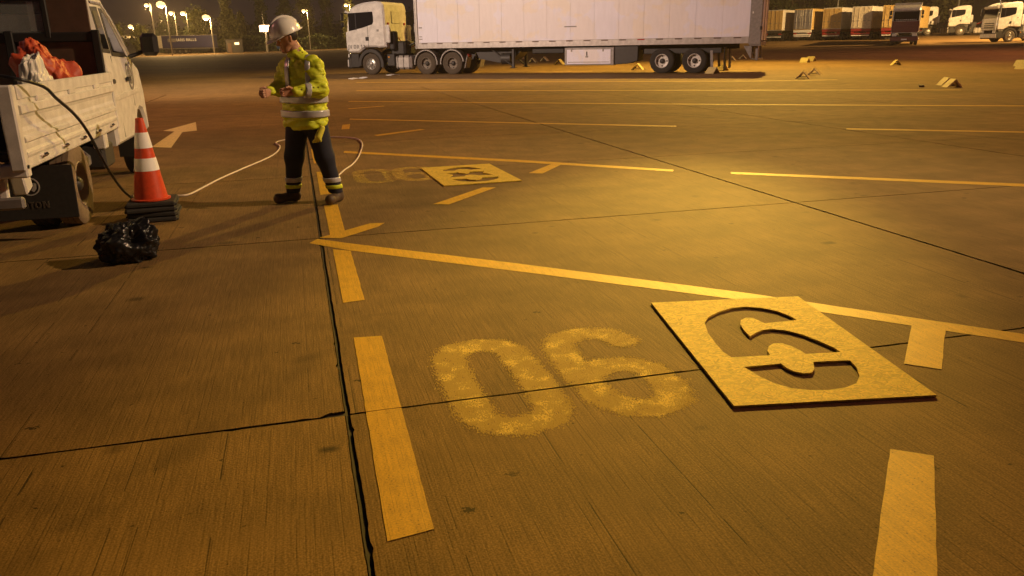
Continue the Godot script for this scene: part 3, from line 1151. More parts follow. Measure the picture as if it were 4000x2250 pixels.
func masts() -> void:
	var warm := Color(1.0, 0.80, 0.50)
	var amber := Color(1.0, 0.80, 0.36)
	var pale := Color(1.0, 0.84, 0.62)
	# outside the frame on the right: throws every shadow to the left
	mast("very tall floodlight mast right of the marked bays", Vector3(34.0, 0, 1.0), 20.0, [[Vector3(0.2, 0.0, -9.0), 1150.0, 9.4, Color(1.0, 0.87, 0.66)], [Vector3(3.0, 0.0, -12.0), 230.0, 50.0, Color(1.0, 0.54, 0.50)]], 2)  # second beam is an added reddish fill for the dim ground around
	# outside the frame on the left: lights the near side of the white lorry
	mast("floodlight mast left of the yard, beyond the dropside truck", Vector3(-22.0, 0, -20.0), 14.0, [[Vector3(9.5, 2.5, -41.0), 1480.0, 27.0, Color(1.0, 0.88, 0.76)], [Vector3(1.0, 0, -24.0), 300.0, 42.0, Color(1.0, 0.62, 0.56)]], 2)  # second beam added to lift the ground at middle left
	# behind the white trailer: the lit ground under it and its shadow on our side
	mast("tall floodlight mast hidden behind the white trailer", Vector3(31.0, 0, -51.0), 20.0, [[Vector3(12.0, 0, -30.0), 1800.0, 58.0, amber], [Vector3(1.9, 0, -4.6), 5400.0, 2.6, Color(1.0, 0.80, 0.32)]], 2)
	# beyond the right edge of the picture
	mast("unseen floodlight mast added to fill dark ground at the right edge", Vector3(58.0, 0, -34.0), 16.0, [[Vector3(36.0, 0.0, -50.0), 520.0, 62.0, Color(1.0, 0.66, 0.50)]], 1)  # added mast, out of view, fills the dark ground on the right
	mast("tall floodlight mast beyond the parked white lorries", Vector3(78.0, 0, -60.0), 14.0, [[Vector3(70.0, 2.0, -90.0), 3200.0, 60.0, warm]], 1)
	var names: Array = ["street lamp above the dark rear mirror of the pickup", "brightest street lamp over the blue trailer", "street lamp over the middle of the blue trailer", "street lamp over the letters of the blue trailer", "low street lamp behind the blue trailer", "street lamp beside the pickup windscreen pillar", "street lamp beside the leafy tree at the end of the blue trailer", "street lamp above the white helmet", "street lamp beside the cab roof of the white lorry"]
	var heads: Array = [[-31.8, 11.57, -211.4, 900.0, 0.5], [-23.2, 9.78, -170.8, 1500.0, 0.8], [-30.1, 10.78, -237.8, 700.0, 0.6], [-26.4, 10.5, -231.3, 700.0, 0.6], [-40.5, 10.1, -294.3, 900.0, 0.85], [-54.3, 9.6, -319.3, 900.0, 0.8], [-17.2, 8.05, -190.3, 1100.0, 0.75], [3.7, 10.27, -218.1, 500.0, 0.5], [13.4, 10.98, -204.9, 500.0, 0.45]]
	for k in heads.size():
		street_lamp(names[k], Vector3(heads[k][0], heads[k][1], heads[k][2]), heads[k][3] * 0.18, heads[k][4] * 1.0)
	# plain poles on the right, their heads above the picture
	for p: Array in [[86.8, -119.4, 16.0, "thin lamp pole rising behind the container row"], [100.0, -108.0, 15.0, "thin lamp pole behind the parked white lorries"]]:
		var m := thing("lamp_pole", p[3], "lamp pole", Vector3(p[0], rise(p[0], p[1]), p[1]))
		part(m, "pole", mats.pole, MB.new().tube([Vector3.ZERO, Vector3(0, p[2], 0)], 0.14, 0.08, 8))
		part(m, "arm", mats.pole, MB.new().tube([Vector3(0, p[2], 0), Vector3(-1.0, p[2] + 0.3, 0.6)], 0.05, 0.04, 6))
		bx(m, "lamp_head", mats.dark_metal, [-1.1, p[2] + 0.28, 0.65, 0.6, 0.14, 0.3])


func crown_mesh(kind: int, nseed: int, height: float, wide: float, count: int, leaf: float) -> ArrayMesh:
	# leaf-sized faces in clumps through the crown's volume; y from 0 to height
	rng.seed = nseed
	var mb := MB.new()
	var clumps: Array = []
	var nc := 46 if kind == 0 else 34
	for k in nc:
		var t := rng.randf()
		var r := wide * (0.35 + 0.65 * sin(PI * pow(t * 0.93 + 0.05, 0.8))) if kind == 0 else wide * sqrt(maxf(0.05, sin(PI * (0.12 + t * 0.82))))
		var a := rng.randf() * TAU
		var d := r * sqrt(rng.randf()) * 0.95
		clumps.append([Vector3(cos(a) * d, t * height, sin(a) * d), rng.randf_range(0.16, 0.34) * wide * (1.5 if kind == 0 else 1.1)])
	for i in count:
		var c: Array = clumps[rng.randi() % nc]
		var off := Vector3(rng.randfn(), rng.randfn() * 1.2, rng.randfn()) * float(c[1]) * 0.62
		var p: Vector3 = c[0] + off
		var nn := (off.normalized() + Vector3(rng.randfn(), rng.randfn() + 0.4, rng.randfn()) * 0.7).normalized()
		var s := nn.cross(Vector3(rng.randfn(), rng.randfn(), rng.randfn())).normalized() * leaf * rng.randf_range(0.5, 1.2)
		var u := nn.cross(s.normalized()) * leaf * rng.randf_range(0.5, 1.0)
		mb.tri(p - s, p + u * 0.6, p + s * 0.9)
		mb.tri(p - s, p - u, p + s * 0.9)
	return mb.mesh()


func tree(label: String, at: Vector3, kind: int, h: float, wide: float, leafm: String, nseed: int, group: String, count := 3200) -> void:
	var t := thing("poplar_tree" if kind == 0 else "broadleaf_tree", label, "tree", Vector3(at.x, rise(at.x, at.z), at.z), 0.0, group)
	var mb := MB.new()
	var top := h * 0.8
	mb.tube([Vector3.ZERO, Vector3(0.1, top * 0.4, 0.05), Vector3(-0.05, top, 0)], h * 0.022, h * 0.006, 8)
	rng.seed = nseed + 7
	for k in 7:
		var y := h * rng.randf_range(0.2, 0.7)
		var a := rng.randf() * TAU
		mb.tube([Vector3(0, y, 0), Vector3(cos(a) * wide * 0.35, y + h * 0.08, sin(a) * wide * 0.35), Vector3(cos(a) * wide * 0.7, y + h * 0.18, sin(a) * wide * 0.7)], h * 0.008, h * 0.003, 6)
	part(t, "trunk", mats.bark, mb)
	var cr := part(t, "crown", mats[leafm], crown_mesh(kind, nseed, h * 0.86, wide, count, 0.34 if kind == 0 else 0.36))
	cr.position.y = h * 0.14


func backdrop() -> void:
	# wooded slope that closes the view on the right
	var hill := MB.new()
	var pts: Array = []
	var nz := FastNoiseLite.new()
	nz.seed = 3
	nz.frequency = 0.02
	for i in 41:
		var row: Array = []
		var a := lerpf(-0.62, 1.35, i / 40.0)     # angle from -Z towards +X
		for j in 9:
			var d := 235.0 + j * 26.0
			if a > 0.28:
				d = lerpf(235.0, 165.0, clampf((a - 0.28) * 2.2, 0, 1)) + j * 20.0
			var x := sin(a) * d
			var z := -cos(a) * d
			var hh := sin(j / 8.0 * PI * 0.5) * (lerpf(9.0, 40.0, smoothstep(0.05, 0.55, a)) + nz.get_noise_2d(x, z) * 8.0)
			row.append(Vector3(x, rise(x, z) - 0.3 + hh, z))
		pts.append(row)
	for i in 40:
		for j in 8:
			hill.quad(pts[i][j], pts[i + 1][j], pts[i + 1][j + 1], pts[i][j + 1])
	part(self, "hill", mats.hill, hill).set_meta("kind", "structure")
	# scrub on the slope: nobody could count it
	rng.seed = 40
	var scrub := MB.new()
	for k in 15000:
		var i := rng.randi_range(0, 39)
		var j := rng.randi_range(0, 7)
		var u := rng.randf()
		var w := rng.randf()
		var p: Vector3 = pts[i][j].lerp(pts[i + 1][j], u).lerp(pts[i][j + 1].lerp(pts[i + 1][j + 1], u), w)
		var lump := nz.get_noise_2d(p.x * 4.0, p.z * 4.0)
		if lump < -0.1:
			continue
		p.y += rng.randf() * (1.5 + lump * 7.0)
		var s := Vector3(rng.randfn(), rng.randfn(), rng.randfn()).normalized() * rng.randf_range(0.4, 0.9)
		var q := Vector3(rng.randfn(), rng.randfn() + 0.5, rng.randfn()).normalized() * rng.randf_range(0.4, 0.9)
		scrub.tri(p - s, p + s, p + q)
		scrub.tri(p - s, p - q, p + s)
	var sc := part(self, "scrub", mats.leaf_dark, scrub)
	sc.set_meta("kind", "stuff")
	sc.set_meta("label", "dark scrub covering the slope behind the yard")
	sc.set_meta("category", "scrub")
	# dark hedge along the far edge
	rng.seed = 41
	var hd := thing("hedge", "long dark hedge along the far edge of the yard", "hedge", Vector3(2, rise(2, -222), -222))
	var hm := MB.new()
	for k in 9000:
		var t := rng.randf_range(-34.0, 34.0)
		var hmax := 3.4 + nz.get_noise_2d(t * 6.0, 5.0) * 1.6
		var p := Vector3(t, rng.randf() * hmax, rng.randf_range(-1.0, 1.0) + t * 0.05)
		var s := Vector3(rng.randfn(), rng.randfn(), rng.randfn()).normalized() * rng.randf_range(0.2, 0.5)
		var q := Vector3(rng.randfn(), rng.randfn(), rng.randfn()).normalized() * rng.randf_range(0.2, 0.5)
		hm.tri(p - s, p + s, p + q)
		hm.tri(p - s, p - q, p + s)
	part(hd, "foliage", mats.leaf_dark, hm)
	part(hd, "stem", mats.bark, MB.new().box(Vector3(0, 1.0, 0), Vector3(66, 2.0, 0.3), 0.1, Basis(Vector3.UP, -0.05)))
	var tall := "poplars behind the far hedge"
	var tr: Array = [
		["slender poplar behind the hedge, left of the lit sign", [-16.0, -236.0], 0, 15.0, 1.7, "leaf_olive", 101],
		["tall dark poplar standing over the lit sign", [-7.5, -240.0], 0, 17.0, 2.0, "leaf_dark", 102],
		["short poplar beside the slender one", [-12.5, -232.0], 0, 9.5, 1.3, "leaf_olive", 103],
		["broad dark poplar behind the lit sign post", [-1.0, -244.0], 0, 19.0, 2.4, "leaf_dark", 104],
		["poplar rising behind the white helmet", [4.5, -238.0], 0, 18.0, 2.2, "leaf_olive", 105],
		["poplar between the helmet and the white cab", [10.5, -246.0], 0, 17.0, 2.0, "leaf_dark", 106],
		["poplar with lamplight painted into its leaves, next to the white cab", [14.6, -212.0], 0, 12.0, 1.6, "leaf_bright", 107],
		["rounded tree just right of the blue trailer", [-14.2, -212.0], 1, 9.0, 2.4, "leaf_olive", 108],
		["leafy tree painted bright green as lamplit above the blue trailer", [-20.8, -214.0], 1, 9.4, 2.5, "leaf_bright", 109],
		["small tree painted as lit behind the front of the blue trailer", [-36.5, -226.0], 1, 6.4, 1.7, "leaf_bright", 110],
		["small tree painted as lit left of the blue trailer front", [-43.5, -232.0], 1, 6.8, 2.0, "leaf_bright", 111],
		["dark tree behind the lit leafy tree", [-25.5, -246.0], 1, 11.0, 3.4, "leaf_dark", 112],
		["dark tree between two lamp poles over the blue trailer", [-33.0, -252.0], 1, 10.0, 3.2, "leaf_dark", 113]]
	for a: Array in tr:
		tree(a[0], Vector3(a[1][0], 0, a[1][1]), a[2], a[3], a[4], a[5], a[6], tall)
	for k in 9:
		var ang := 0.47 + k * 0.055
		var d := 150.0 + (k * 37 % 23)
		tree(["dark tree on the slope behind the containers", "brown tree on the slope behind the parked lorries"][k % 2], Vector3(sin(ang) * d, 0, -cos(ang) * d), 1, 11.0 + (k * 53 % 7), 3.6, ["leaf_dark", "leaf_olive"][k % 2], 130 + k, ["trees behind the containers", "trees behind the parked lorries"][k % 2], 2600)
	# lit sign on a post
	var sg := thing("lit_sign", "lit rectangular sign on a thick post in front of the hedge", "sign", Vector3(-5.2, rise(-5.2, -190.0), -190.0))
	part(sg, "post", mats.pole, MB.new().tube([Vector3.ZERO, Vector3(0, 4.2, 0)], 0.26, 0.22, 10))
	bx(sg, "housing", mats.dark_metal, [-0.1, 5.0, 0, 2.5, 1.6, 0.3], 0.05)
	bx(sg, "sign_face", mats.sign_glow, [-0.1, 5.0, 0.17, 2.3, 1.4, 0.03], 0.01)
	bx(sg, "side_lamp", mats.sign_glow, [1.75, 4.75, 0.1, 0.6, 0.6, 0.25], 0.08)
	part(sg, "antenna", mats.pole, MB.new().tube([Vector3(-0.3, 5.8, 0), Vector3(-0.35, 8.6, 0)], 0.05, 0.04, 6))
	var ol := OmniLight3D.new()
	ol.name = "sign_light"
	sg.add_child(ol)
	ol.position = Vector3(0, 5.0, 0.9)
	ol.light_energy = 12.0
	ol.light_color = Color(1.0, 0.82, 0.6)
	ol.omni_range = 100.0
	ol.shadow_enabled = true
	var bs := thing("blue_sign", "small blue information sign on a short post", "sign", Vector3(-2.6, rise(-2.6, -188.0), -188.0))
	mat("sign_blue", Color(0.05, 0.14, 0.42), 0.4)
	bx(bs, "plate", mats.sign_blue, [0, 1.6, 0, 1.1, 1.7, 0.08], 0.02)
	bx(bs, "symbol", mats.lettering_white, [0, 1.7, 0.045, 0.5, 0.7, 0.012], 0.002)
	part(bs, "post", mats.pole, MB.new().tube([Vector3(0, 0, -0.1), Vector3(0, 2.2, -0.1)], 0.07, 0.07, 6))
	var kb := thing("guard_booth", "small dark booth with one lit window by the hedge", "booth", Vector3(-12.6, rise(-12.6, -200.0), -200.0))
	bx(kb, "wall", mats.dark_metal, [0, 1.4, 0, 3.6, 2.8, 2.0], 0.04)
	bx(kb, "roof", mats.dark_metal, [0, 2.88, 0, 4.0, 0.14, 2.4], 0.03)
	bx(kb, "window_light", mats.sign_glow, [0.6, 2.0, 1.012, 0.95, 0.5, 0.02], 0.004)
	bx(kb, "door", mats.brown_board, [-1.0, 1.05, 1.015, 0.85, 2.05, 0.03], 0.004)


# ------------------------------------------------------------------ vehicles
func arc(c: Vector2, r0: float, r1: float, a0: float, a1: float, seg := 14) -> PackedVector2Array:
	var p := PackedVector2Array()
	for k in seg + 1:
		var t := lerpf(a0, a1, float(k) / seg)
		p.append(c + Vector2(cos(t), sin(t)) * r1)
	for k in seg + 1:
		var t := lerpf(a1, a0, float(k) / seg)
		p.append(c + Vector2(cos(t), sin(t)) * r0)
	return p


# wheel whose axle runs along local z; outer face towards +z
func wheel(parent: Node3D, at: Vector3, r: float, w: float, tyre: Material, rimm: Material, style := "dish", flip := false) -> Node3D:
	var n := Node3D.new()
	n.name = "wheel"
	parent.add_child(n, true)
	n.position = at
	if flip:
		n.rotation.y = PI
	var place := Transform3D(Basis(Vector3.RIGHT, PI / 2), Vector3.ZERO)      # y -> z
	var ri := r * 0.56
	part(n, "tyre", tyre, MB.new().lathe([Vector2(ri, -w / 2 + 0.01), Vector2(r * 0.80, -w / 2), Vector2(r * 0.94, -w * 0.46), Vector2(r, -w * 0.36), Vector2(r, -w * 0.13), Vector2(r - 0.012, -w * 0.125), Vector2(r - 0.012, -w * 0.10), Vector2(r, -w * 0.095), Vector2(r, w * 0.095), Vector2(r - 0.012, w * 0.10), Vector2(r - 0.012, w * 0.125), Vector2(r, w * 0.13), Vector2(r, w * 0.36), Vector2(r * 0.94, w * 0.46), Vector2(r * 0.80, w / 2), Vector2(r * 0.66, w * 0.49), Vector2(ri, w / 2 - 0.012), Vector2(ri, -w / 2 + 0.01)], 36, place))
	var deep := w * 0.5 - 0.02
	var prof: Array
	if style == "deep":
		prof = [Vector2(ri, -w * 0.45), Vector2(ri + 0.004, deep), Vector2(ri * 0.95, deep + 0.012), Vector2(ri * 0.90, deep), Vector2(ri * 0.86, deep - w * 0.42), Vector2(ri * 0.55, deep - w * 0.52), Vector2(ri * 0.42, deep - w * 0.50), Vector2(0, deep - w * 0.50)]
	else:
		prof = [Vector2(ri, -w * 0.45), Vector2(ri + 0.004, deep), Vector2(ri * 0.95, deep + 0.012), Vector2(ri * 0.90, deep), Vector2(ri * 0.82, deep - 0.06), Vector2(ri * 0.55, deep - 0.02), Vector2(ri * 0.42, deep - 0.015), Vector2(0, deep - 0.015)]
	var rim := part(n, "rim", rimm, MB.new().lathe(prof, 30, place))
	var zf := deep - (w * 0.5 if style == "deep" else 0.015)
	var hub := MB.new().lathe([Vector2(r * 0.21, zf - 0.02), Vector2(r * 0.21, zf + 0.05), Vector2(r * 0.17, zf + 0.09), Vector2(r * 0.10, zf + 0.11), Vector2(0, zf + 0.11)], 16, place)
	part(rim, "hub", mats.dark_metal if style == "deep" else rimm, hub)
	for k in 8:
		var a := TAU * k / 8.0
		var hole := MB.new().lathe([Vector2(r * 0.065, 0.012), Vector2(0, 0.012)], 8, Transform3D(place.basis, Vector3(cos(a) * ri * 0.70, sin(a) * ri * 0.70, (deep - w * 0.455) if style == "deep" else deep - 0.045)))
		if style != "deep" or k % 2 == 0:
			part(rim, "hand_hole", mats.black, hole)
	return n


# cab-over tractor unit in its own axes: x runs from the front axle to the rear, y up, z to its left side (near side plane z = 0)
func tractor(t: Node3D, paint: Material, front: Material, banner := "", number := "") -> void:
	var W := 2.46
	var body := poly([[-1.41, 1.16], [-1.44, 1.6], [-1.43, 2.15], [-1.36, 2.7], [-1.26, 3.2], [-1.10, 3.44], [-0.72, 3.62], [-0.2, 3.72], [0.45, 3.76], [0.80, 3.72], [0.94, 3.58], [0.98, 3.3], [1.0, 1.42], [0.5, 1.40], [0.42, 1.43], [-0.28, 1.43], [-0.62, 1.22], [-0.72, 1.16]])
	var cab := part(t, "cab", paint, MB.new().prism(body, -W, 0.0, 0.09))
	if front != paint:
		bx(cab, "front_panel", front, [-1.435, 1.72, -W / 2, 0.06, 1.05, W - 0.16], 0.025)
	# windscreen, sun visor, roof lamps
	var tilt := Basis(Vector3.BACK, -0.155)
	bx(cab, "windscreen", mats.glass_dark, [-1.375, 2.72, -W / 2, 0.05, 0.92, W - 0.26], 0.02, tilt)
	bx(cab, "sun_visor", paint, [-1.43, 3.24, -W / 2, 0.26, 0.16, W - 0.3], 0.03, Basis(Vector3.BACK, -0.5))
	for z: float in [-0.35, -0.95, -1.5, -2.1]:
		bx(cab, "roof_lamp", mats.lens_clear, [-1.02, 3.49, z, 0.08, 0.05, 0.2], 0.015, Basis(Vector3.BACK, 0.5))
	for sgn: float in [0.0, 1.0]:
		var zz := 0.0 if sgn == 0.0 else -W
		var o := 1.0 if sgn == 0.0 else -1.0
		var win := poly([[-1.24, 2.28], [-1.22, 3.20], [0.28, 3.24], [0.31, 3.12], [0.31, 2.72], [0.24, 2.60], [-0.4, 2.43]])
		var gl := part(cab, "side_window", mats.glass_dark, MB.new().prism(win, minf(zz, zz + 0.012 * o), maxf(zz, zz + 0.012 * o)))
		bx(gl, "window_divider", mats.plastic, [-0.78, 2.76, zz + 0.012 * o, 0.05, 0.86, 0.012], 0.003)
		bx(cab, "door_seam", mats.plastic, [-0.08, 2.02, zz + 0.001 * o, 0.018, 1.14, 0.008], 0.002)
		bx(cab, "door_handle", mats.plastic, [-0.13, 1.86, zz + 0.012 * o, 0.2, 0.2, 0.03], 0.01)
		bx(cab, "fuel_cap", mats.grey_metal, [0.55, 2.28, zz + 0.006 * o, 0.13, 0.11, 0.02], 0.006)
		bx(cab, "locker_door", paint, [0.42, 1.78, zz + 0.006 * o, 0.44, 0.36, 0.018], 0.006)
		bx(cab, "side_fairing", paint, [1.13, 2.1, zz - 0.08 * o, 0.24, 0.92, 0.1], 0.04)
		# mirrors
		bx(cab, "mirror", mats.plastic, [-1.52, 3.0, zz + 0.16 * o, 0.14, 0.42, 0.2], 0.05)
		bx(cab, "mirror", mats.plastic, [-1.52, 2.62, zz + 0.16 * o, 0.13, 0.26, 0.2], 0.05)
		part(cab, "mirror_arm", mats.plastic, MB.new().tube([Vector3(-1.3, 3.2, zz - 0.05 * o), Vector3(-1.48, 3.22, zz + 0.12 * o)], 0.025))
		# wheel arch and steps
		part(t, "wheel_arch", mats.dark_metal, MB.new().prism(arc(Vector2(0, 0.55), 0.62, 0.78, -0.25, PI + 0.12), minf(zz - 0.35 * o, zz - 0.01 * o), maxf(zz - 0.35 * o, zz - 0.01 * o)))
		bx(t, "step", mats.dark_metal, [-1.0, 0.74, zz - 0.16 * o, 0.5, 0.72, 0.28], 0.03)
		bx(t, "headlight", mats.lens_clear, [-1.47, 0.98, zz - 0.34 * o, 0.1, 0.26, 0.42], 0.04)
		bx(t, "corner_deflector", front, [-1.42, 1.75, zz - 0.1 * o, 0.16, 1.0, 0.14], 0.05)
		wheel(t, Vector3(0, 0.55, zz - 0.17 * o), 0.55, 0.31, mats.dusty_rubber, mats.rim_alu, "dish", sgn == 1.0)
		for ax: float in [3.34, 4.87]:
			wheel(t, Vector3(ax, 0.55, zz - 0.20 * o), 0.56, 0.30, mats.dusty_rubber, mats.rim_dusty, "deep", sgn == 1.0)
			wheel(t, Vector3(ax, 0.55, zz - 0.55 * o), 0.56, 0.28, mats.dusty_rubber, mats.rim_dusty, "deep", sgn == 1.0)
			part(t, "fender", mats.grey_metal, MB.new().prism(arc(Vector2(ax, 0.57), 0.63, 0.69, 0.1 if ax > 4 else -0.15, PI + 0.1), minf(zz - 0.62 * o, zz - 0.02 * o), maxf(zz - 0.62 * o, zz - 0.02 * o)))
		bx(t, "rear_flap", mats.grey_metal, [5.68, 0.62, zz - 0.32 * o, 0.05, 0.66, 0.6], 0.015, Basis(Vector3.BACK, -0.25 if o > 0 else -0.25))
		var tl := bx(t, "rear_lamp", mats.red_reflector, [5.78, 0.93, zz - 0.3 * o, 0.06, 0.16, 0.44], 0.02)
		bx(tl, "indicator", mats.amber, [5.782, 0.93, zz - 0.14 * o, 0.062, 0.13, 0.1], 0.015)
		bx(t, "frame_rail", mats.dark_metal, [2.6, 0.86, -W / 2 + 0.4 * o, 6.6, 0.26, 0.09], 0.01)
	# bumper, grille, plate
	bx(t, "bumper", mats.dark_metal, [-1.33, 0.62, -W / 2, 0.30, 0.60, W - 0.04], 0.06)
	bx(t, "bumper_lip", front, [-1.44, 0.60, -W / 2, 0.12, 0.42, W], 0.05)
	for k in 3:
		bx(cab, "grille_slat", mats.plastic if front == paint else front, [-1.48, 1.38 + k * 0.2, -W / 2, 0.04, 0.10, 1.5], 0.015)
	bx(t, "number_plate", mats.lettering_white, [-1.505, 0.55, -W / 2, 0.012, 0.12, 0.5], 0.003)
	# gear behind the cab
	bx(t, "air_intake", mats.plastic, [1.18, 1.75, -0.55, 0.32, 0.95, 0.5], 0.06)
	bx(t, "engine_cover", mats.dark_metal, [1.35, 1.35, -W / 2, 0.9, 0.75, 1.2], 0.1)
	part(t, "air_hose", mats.plastic, MB.new().tube(curve([Vector3(1.05, 1.9, -0.9), Vector3(1.5, 1.45, -1.0), Vector3(2.1, 1.6, -1.1), Vector3(2.7, 2.0, -1.2)], 0.1), 0.035, -1, 6))
	part(t, "air_hose", mats.red_reflector, MB.new().tube(curve([Vector3(1.05, 1.9, -1.3), Vector3(1.5, 1.4, -1.3), Vector3(2.1, 1.5, -1.3), Vector3(2.7, 2.0, -1.35)], 0.1), 0.03, -1, 6))
	# near-side fuel tank with straps, far-side battery box
	var tank := part(t, "fuel_tank", mats.alu, MB.new().box(Vector3(1.98, 0.62, -0.34), Vector3(0.98, 0.70, 0.62), 0.10))
	for x: float in [1.66, 2.0, 2.34]:
		bx(tank, "tank_strap", mats.dark_metal, [x, 0.62, -0.34, 0.06, 0.73, 0.65], 0.10)
	bx(t, "tool_box", mats.dark_metal, [1.2, 0.75, -0.34, 0.45, 0.62, 0.5], 0.03)
	bx(t, "side_marker", mats.amber, [1.1, 0.9, -0.075, 0.1, 0.06, 0.02], 0.005)
	bx(t, "tool_box", mats.dark_metal, [1.9, 0.68, -W + 0.34, 1.4, 0.6, 0.6], 0.05)
	bx(t, "cross_member", mats.dark_metal, [5.55, 0.86, -W / 2, 0.12, 0.22, 1.4], 0.02)
	bx(t, "coupling_plate", mats.dark_metal, [4.1, 1.10, -W / 2, 1.0, 0.14, 0.9], 0.03)
	for ax: float in [0.0, 3.34, 4.87]:
		part(t, "axle", mats.dark_metal, MB.new().tube([Vector3(ax, 0.52, -0.3), Vector3(ax, 0.52, -W + 0.3)], 0.09))
	# back wall of the sleeper
	for r: Array in [[2.95, 0.95, 0.62], [2.15, 1.3, 0.5]]:
		bx(cab, "rear_panel", paint, [1.003, r[0], -W / 2, 0.024, r[2], r[1]], 0.01)
	for z: float in [-0.35, -W + 0.35]:
		bx(cab, "rear_marker", mats.red_reflector, [1.01, 2.62, z, 0.03, 0.12, 0.16], 0.01)
	if banner:
		letters(cab, "banner_lettering", banner, mats.lettering_white, Vector3(-1.455, 2.30, -W / 2), Basis(Vector3(0, 0, 1), Vector3.UP, Vector3(-1, 0, 0)), 0.2)
	if number:
		letters(cab, "door_lettering", number, mats.lettering_grey, Vector3(-0.82, 1.46, 0.004), Basis.IDENTITY, 0.20)


func letters(parent: Node, called: String, text: String, m: Material, at: Vector3, turn: Basis, high: float) -> MeshInstance3D:
	var tm := TextMesh.new()
	tm.text = text
	var f := SystemFont.new()
	f.font_names = PackedStringArray(["Droid Sans"])
	f.font_weight = 700
	tm.font = f
	tm.font_size = 32
	tm.pixel_size = high / 23.0
	tm.depth = 0.006
	tm.curve_step = 2.0
	var o := MeshInstance3D.new()
	o.name = called
	o.mesh = tm
	o.material_override = m
	parent.add_child(o, true)
	o.transform = Transform3D(turn, at)
	return o


# ribbed box body on its own wheels
func articulated_lorry() -> void:
	var yaw := -0.63854
	var at := Vector3(4.08, 0, -45.39)
	var tr := thing("tractor_unit", "white cab-over tractor unit coupled to the long white trailer", "truck", at, yaw)
	tractor(tr, mats.cab_white, mats.cab_white, "", "JV DR 12")
	var t := thing("box_trailer", "long white box trailer on two axles with white wheels", "trailer", at, yaw)
	var W := 2.5
	var x0 := 2.9
	var x1 := 19.78
	var top := 4.08
	bx(t, "core", mats.alu, [(x0 + x1) / 2, 2.85, -W / 2, x1 - x0 - 0.1, 2.42, W - 0.06], 0.0)
	var n := 14
	var pw := (x1 - x0) / n
	for side in 2:
		var z := 0.0 if side == 0 else -W
		for k in n:
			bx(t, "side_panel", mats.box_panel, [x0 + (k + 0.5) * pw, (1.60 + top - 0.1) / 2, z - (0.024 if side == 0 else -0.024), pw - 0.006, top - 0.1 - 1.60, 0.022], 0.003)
		bx(t, "bottom_rail", mats.alu, [(x0 + x1) / 2, 1.45, z + (0.004 if side == 0 else -0.004), x1 - x0, 0.29, 0.05], 0.008)
		bx(t, "top_rail", mats.alu, [(x0 + x1) / 2, top - 0.05, z + (0.004 if side == 0 else -0.004), x1 - x0, 0.11, 0.05], 0.01)
		for k in 19:
			bx(t, "reflector", mats.red_reflector if k == 13 else mats.brown_board, [x0 + 0.45 + k * 0.885, 1.555, z + (0.031 if side == 0 else -0.031), 0.34, 0.052, 0.006], 0.001)
		bx(t, "corner_post", mats.alu, [x0 + 0.02, 2.75, z + (-0.01 if side == 0 else 0.01), 0.12, 2.6, 0.1], 0.02)
		bx(t, "rear_post", mats.grey_metal, [x1 + 0.26, 2.70, z - (0.05 if side == 0 else -0.05), 0.52, 2.92, 0.14], 0.02)
		bx(t, "door_hinge", mats.dark_metal, [x1 + 0.50, 1.95, z - (0.0 if side == 0 else 0.0), 0.1, 0.16, 0.08], 0.02)
		bx(t, "door_hinge", mats.dark_metal, [x1 + 0.50, 3.25, z - (0.0 if side == 0 else 0.0), 0.1, 0.16, 0.08], 0.02)
		bx(t, "side_marker", mats.lens_clear, [x1 + 0.12, 2.62, z + (0.03 if side == 0 else -0.03), 0.05, 0.09, 0.02], 0.006)
		var zz := z - (0.2 if side == 0 else -0.2)
		for ax: float in [15.86, 17.38]:
			wheel(t, Vector3(ax, 0.565, zz), 0.575, 0.30, mats.rubber, mats.rim_white, "deep", side == 1)
			wheel(t, Vector3(ax, 0.565, zz - (0.35 if side == 0 else -0.35)), 0.575, 0.28, mats.rubber, mats.rim_white, "deep", side == 1)
		bx(t, "mud_flap", mats.black, [18.74, 0.66, zz - (0.15 if side == 0 else -0.15), 0.04, 1.0, 0.66], 0.01)
		bx(t, "flap_bracket", mats.grey_metal, [18.18, 0.62, z - (0.06 if side == 0 else -0.06), 0.13, 0.8, 0.03], 0.01, Basis(Vector3.BACK, 0.08))
		# landing leg and its brace
		part(t, "landing_leg", mats.dark_metal, MB.new().box(Vector3(8.2, 0.78, z - (0.35 if side == 0 else -0.35)), Vector3(0.14, 0.95, 0.14), 0.02).box(Vector3(8.2, 0.30, z - (0.35 if side == 0 else -0.35)), Vector3(0.3, 0.04, 0.3), 0.01))
		part(t, "leg_brace", mats.dark_metal, MB.new().tube([Vector3(8.1, 0.42, z - (0.35 if side == 0 else -0.35)), Vector3(6.9, 1.28, z - (0.4 if side == 0 else -0.4))], 0.035, -1, 6))
	bx(t, "roof", mats.alu, [(x0 + x1) / 2 + 0.25, top + 0.01, -W / 2, x1 - x0 + 0.5, 0.04, W], 0.01)
	for z: float in [-0.64, -W + 0.64]:
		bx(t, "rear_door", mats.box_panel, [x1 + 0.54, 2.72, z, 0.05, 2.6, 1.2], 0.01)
		part(t, "lock_rod", mats.chrome, MB.new().tube([Vector3(x1 + 0.6, 1.4, z + 0.2), Vector3(x1 + 0.6, 4.0, z + 0.2)], 0.018, -1, 6))
	bx(t, "rear_sill", mats.grey_metal, [x1 + 0.3, 1.28, -W / 2, 0.5, 0.20, W], 0.02)
	for z: float in [-0.35, -W + 0.35]:
		bx(t, "bumper_upright", mats.grey_metal, [x1 + 0.36, 0.92, z, 0.12, 0.6, 0.1], 0.015, Basis(Vector3.BACK, 0.06))
		part(t, "bumper_gusset", mats.grey_metal, MB.new().prism(poly([[x1 - 0.25, 1.2], [x1 + 0.12, 1.2], [x1 + 0.12, 0.6]]), z - 0.03, z + 0.03))
